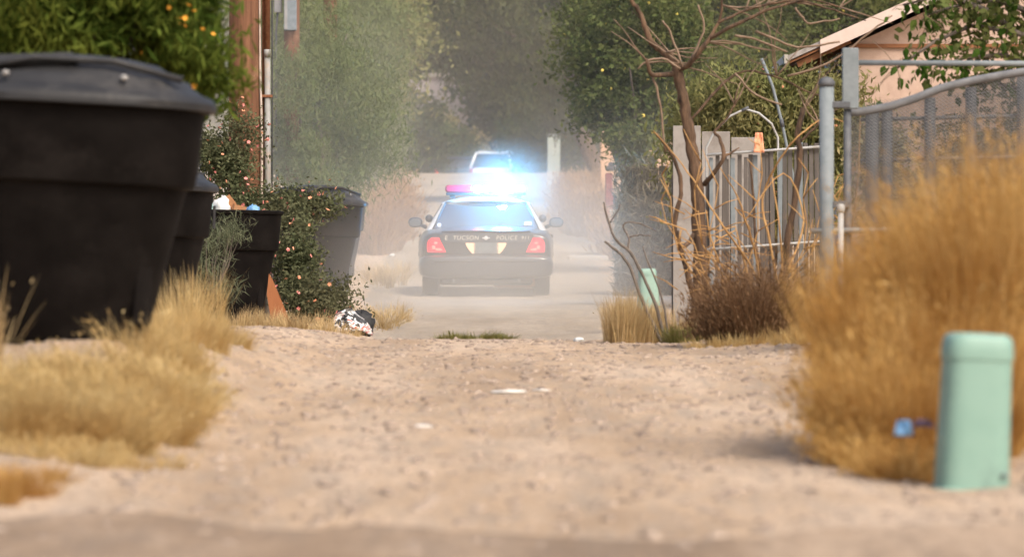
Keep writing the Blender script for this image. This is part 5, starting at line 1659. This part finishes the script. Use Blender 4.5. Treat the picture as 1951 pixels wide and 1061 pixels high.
    mb = MB(); mb.lathe([(.09, -.30), (.13, -.24), (.13, .24), (.09, .30)], 14, (.42, .55, .25), 2.4, Matrix.Rotation(math.pi / 2, 3, 'Y')); mb.build('muffler', M['rust'], t, True)
    for sx in (-.48, .48):
        mb = MB(); mb.tube([(sx, .5, .25), (sx, .10, .255), (sx, .0, .245)], .03, 10); mb.build('tailpipe', M['dark_steel'], t, True)
    mb = MB(); mb.tube([(-.7, 1.13, .32), (-.15, 1.13, .32), (0, 1.13, .30), (.15, 1.13, .32), (.7, 1.13, .32)], [.05, .05, .12, .05, .05], 10); mb.build('rear_axle', M['car_trim'], t, True)
    mb = MB(); mb.box((0, 2.6, .30), (1.5, 4.2, .10)); mb.build('floor_pan', M['car_trim'], t)
    # seats with head rests, dashboard
    for sx in (-.38, .38):
        mb = MB(); mb.box((sx, 2.75, .92), (.50, .14, .62), Matrix.Rotation(-.2, 3, 'X'), .05); sb = mb.build('seat', M['car_trim'], t)
        mb = MB(); mb.box((sx, 2.68, 1.22), (.27, .10, .17), None, .04); mb.build('head_rest', M['car_trim'], sb)
    mb = MB(); mb.box((0, 1.55, .86), (1.35, .16, .5), Matrix.Rotation(-.25, 3, 'X'), .05); mb.build('rear_bench', M['car_trim'], t)
    mb = MB(); mb.box((0, 1.25, .965), (1.5, .5, .02)); mb.build('parcel_shelf', M['car_grey'], t)
    mb = MB(); mb.box((0, 3.35, .93), (1.5, .35, .12), None, .04); mb.build('dashboard', M['car_trim'], t)
    # front lamps and grille
    for sx in (-1, 1):
        mb = MB(); mb.box((sx * .62, 5.22, .66), (.34, .10, .14), None, .03); mb.build('headlight', M['bar_clear'], t)
    mb = MB(); mb.box((0, 5.29, .62), (.7, .06, .16), None, .02); mb.build('grille', M['chrome'], t)
    # light bar on feet
    yb = 2.25
    mb = MB(); mb.box((0, yb, 1.485), (1.20, .26, .035), None, .012); base = mb.build('light_bar', M['car_trim'], t)
    for sx in (-.5, .5):
        mb = MB(); mb.box((sx, yb, 1.448), (.07, .2, .05), None, .01); mb.build('foot', M['car_trim'], base)
    def lens(x0, x1, mt, nm='lens', hh=.115):
        mb = MB(); mb.box(((x0 + x1) / 2, yb, 1.503 + hh / 2), (x1 - x0, .27, hh), None, .03); return mb.build(nm, mt, base)
    lens(-.61, -.20, M['bar_red']); lens(-.055, .055, M['bar_clear']); lens(.40, .61, M['bar_blue'])
    lens(-.19, -.06, M['bar_red_lit'], 'lit_lens', .10); lens(.06, .395, M['bar_blue'])
    # lit strobe heads behind the lens front
    mb = MB(); mb.lathe([(.001, -.03), (.05, -.028), (.075, .0), (.07, .02), (.001, .022)], 16, (.22, yb - .15, 1.565), rot=Matrix.Rotation(math.pi / 2, 3, 'X'), cap=False); mb.build('strobe', M['bar_blue_lit'], base, True)
    mb = MB(); mb.box((.33, yb - .137, 1.55), (.14, .012, .06)); mb.build('strobe', M['bar_blue_lit'], base)
    # the strobe's own light
    ld = bpy.data.lights.new('strobe_light', 'POINT'); ld.energy = STROBE_W; ld.color = (.05, .45, 1.0); ld.shadow_soft_size = .08
    lo = bpy.data.objects.new('strobe_light', ld); COL.objects.link(lo)
    lo.parent = t; lo.location = (.24, yb - .36, 1.64)
    ld2 = bpy.data.lights.new('red_strobe_light', 'POINT'); ld2.energy = STROBE_W * .006; ld2.color = (1, .1, .12); ld2.shadow_soft_size = .05
    lo2 = bpy.data.objects.new('red_strobe_light', ld2); COL.objects.link(lo2)
    lo2.parent = t; lo2.location = (-.13, yb - .25, 1.58)
STROBE_W = 480.0
police_car()

def suv(name, label, px, d, rz, paint, lamp, h=1.80, roof_rails=True, zoff=0):
    x = X(px, d); g = G(x, d)
    t = empty(name, (x, d, g + zoff), rz, label, 'car')
    k = h / 1.80
    def st(y, w, zb, belt): return [(0, y, zb), (w * .85, y, zb), (w * .98, y, zb + .08), (w, y, .62), (w * .99, y, belt - .12), (w * .95, y, belt), (0, y, belt + .02)]
    S = [st(.0, .88, .36, 1.02), st(.06, .95, .34, 1.06), st(.3, .97, .3, 1.08), st(1.0, .98, .5, 1.08), st(1.6, .98, .3, 1.08), st(3.0, .98, .3, 1.07), st(3.6, .98, .5, 1.05), st(4.3, .96, .34, .98), st(4.65, .86, .38, .86)]
    body = subdiv(loft(S, None).build('body', paint, t, True), 1)
    # cabin: frame of pillars plus roof, glass inside
    zt = 1.70 * k
    def ring(z, wy0, wy1, w): return [(w, wy0, z), (w, wy1, z), (-w, wy1, z), (-w, wy0, z)]
    lo_, hi_ = ring(1.06, .10, 3.35, .93), ring(zt, .36, 2.65, .74)
    mb = MB()
    gl_lo, gl_hi = ring(1.075, .13, 3.30, .905), ring(zt - .02, .385, 2.62, .72)
    mb.add(gl_lo + gl_hi, [(0, 1, 2, 3)[::-1], (4, 5, 6, 7), (0, 4, 5, 1)[::-1], (1, 5, 6, 2)[::-1], (2, 6, 7, 3)[::-1], (3, 7, 4, 0)[::-1]])
    cab = mb.build('windows', M['glass_dark'], t)
    for i in range(4):
        MB().tube([lo_[i], hi_[i]], [.07, .055], 6).build('pillar', paint, t, True)
    for yy0, yy1 in ((1.15, 1.2), (2.2, 2.1)):
        for sx in (-1, 1): MB().tube([(sx * .925, yy0, 1.06), (sx * .74, yy1, zt)], .035, 6).build('pillar', paint, t, True)
    mb = MB(); mb.box((0, 1.50, zt + .03), (1.56, 2.42, .10), None, .045); rf = mb.build('roof', paint, t)
    if roof_rails:
        for sx in (-1, 1):
            mb = MB(); mb.tube([(sx * .64, .5, zt + .07), (sx * .64, .6, zt + .13), (sx * .64, 2.4, zt + .13), (sx * .64, 2.5, zt + .07)], .02, 6); mb.build('roof_rail', M['car_white'] if paint is M['car_white'] else M['car_trim'], rf, True)
    for sx in (-1, 1):
        mb = MB(); mb.box((sx * .86, .03, .90), (.14, .10, .26), None, .02); mb.build('tail_light', lamp, t)
        for yy in (.95, 3.65): wheel(t, sx * .84, yy, .36, .23)
        mb = MB(); mb.box((sx * 1.06, 3.0, 1.12), (.18, .09, .14), None, .03); mb.build('door_mirror', paint, t)
        mb = MB(); mb.box((sx * .55, 4.66, .72), (.36, .08, .14), None, .02); mb.build('headlight', M['bar_clear'], t)
    mb = MB(); mb.box((0, -.04, .48), (1.7, .14, .2), None, .04); mb.build('rear_bumper', paint, t)
    mb = MB(); mb.box((0, -.01, .80), (.33, .03, .15)); mb.build('number_plate', M['plate'], t)
    return t
suv('parked_car', 'white station wagon with roof rails parked at the top of the road', 934, 249, math.radians(-14), M['car_white'], M['tail_dull'], zoff=-.05)
suv('parked_car', 'dark blue grey car parked left of the white wagon', 868, 252, math.radians(-6), surf('dark_car_paint', (.03, .045, .07), (.05, .065, .09), 3, .4), M['tail_red'], h=1.62, roof_rails=False, zoff=.05)

# ------------------------------------------------------------------ dust
def dust():
    m, nt, out = nodes_of('dust')
    N = nt.nodes; Lk = nt.links
    pv = N.new('ShaderNodeVolumePrincipled')
    pv.inputs['Color'].default_value = (1.0, .95, .865, 1)
    pv.inputs['Anisotropy'].default_value = 0
    tc = N.new('ShaderNodeTexCoord')
    def mth(op, a, b=None, c=None):
        q = N.new('ShaderNodeMath'); q.operation = op
        for i, v in enumerate((a, b, c)):
            if v is None: continue
            if isinstance(v, (int, float)): q.inputs[i].default_value = v
            else: Lk.new(v, q.inputs[i])
        return q.outputs[0]
    # height above the sloping road: z - slope*(y-83)
    sp = N.new('ShaderNodeSeparateXYZ'); Lk.new(tc.outputs['Object'], sp.inputs[0])
    def blob(c, rr, slope):
        z0 = mth('SUBTRACT', sp.outputs[2], mth('MULTIPLY', mth('SUBTRACT', sp.outputs[1], 83.0), slope))
        ex = mth('DIVIDE', mth('SUBTRACT', sp.outputs[0], c[0]), rr[0])
        ey = mth('DIVIDE', mth('SUBTRACT', sp.outputs[1], c[1]), rr[1])
        ez = mth('DIVIDE', mth('SUBTRACT', z0, c[2]), rr[2])
        s2 = mth('ADD', mth('ADD', mth('MULTIPLY', ex, ex), mth('MULTIPLY', ey, ey)), mth('MULTIPLY', ez, ez))
        f = mth('MAXIMUM', mth('SUBTRACT', 1.0, s2), 0.0)
        return mth('MULTIPLY', f, f)
    tot = None
    for c, rr, sl, dens in DUST:
        q = mth('MULTIPLY', blob(c, rr, sl), dens)
        tot = q if tot is None else mth('ADD', tot, q)
    n = N.new('ShaderNodeTexNoise'); n.inputs['Scale'].default_value = .55; n.inputs['Detail'].default_value = 2.0
    Lk.new(tc.outputs['Object'], n.inputs[0])
    mr = N.new('ShaderNodeMapRange'); mr.inputs[1].default_value = .35; mr.inputs[2].default_value = .65; mr.inputs[3].default_value = .45; mr.inputs[4].default_value = 1.55
    Lk.new(n.outputs[0], mr.inputs[0])
    Lk.new(mth('MULTIPLY', tot, mr.outputs[0]), pv.inputs['Density'])
    Lk.new(pv.outputs[0], out.inputs['Volume'])
    m.cycles.volume_step_rate = .8
    mb = MB(); mb.box((-2, 112, 6), (29, 108, 17))
    o = mb.build('dust_cloud', m)
    tag(o, 'pale dust hanging over the road round the police car', 'dust', kind='stuff')
DUST = [((.0, 78, .55), (3.8, 13, 2.2), .035, .058),
        ((.0, 76, -.1), (3.0, 11, .8), .035, .09),
        ((-.1, 84.8, 1.75), (1.1, 1.6, 1.0), .0, .22),  # puff added round the strobe to spread its blue light into a flare
        ((-5.5, 97, 1.5), (6.0, 27, 4.8), .035, .017),
        ((2.5, 98, 1.0), (4.5, 24, 3.0), .035, .014),
        ((-2.0, 112, 2.5), (14.0, 53, 8.0), .035, .0025)]
dust()
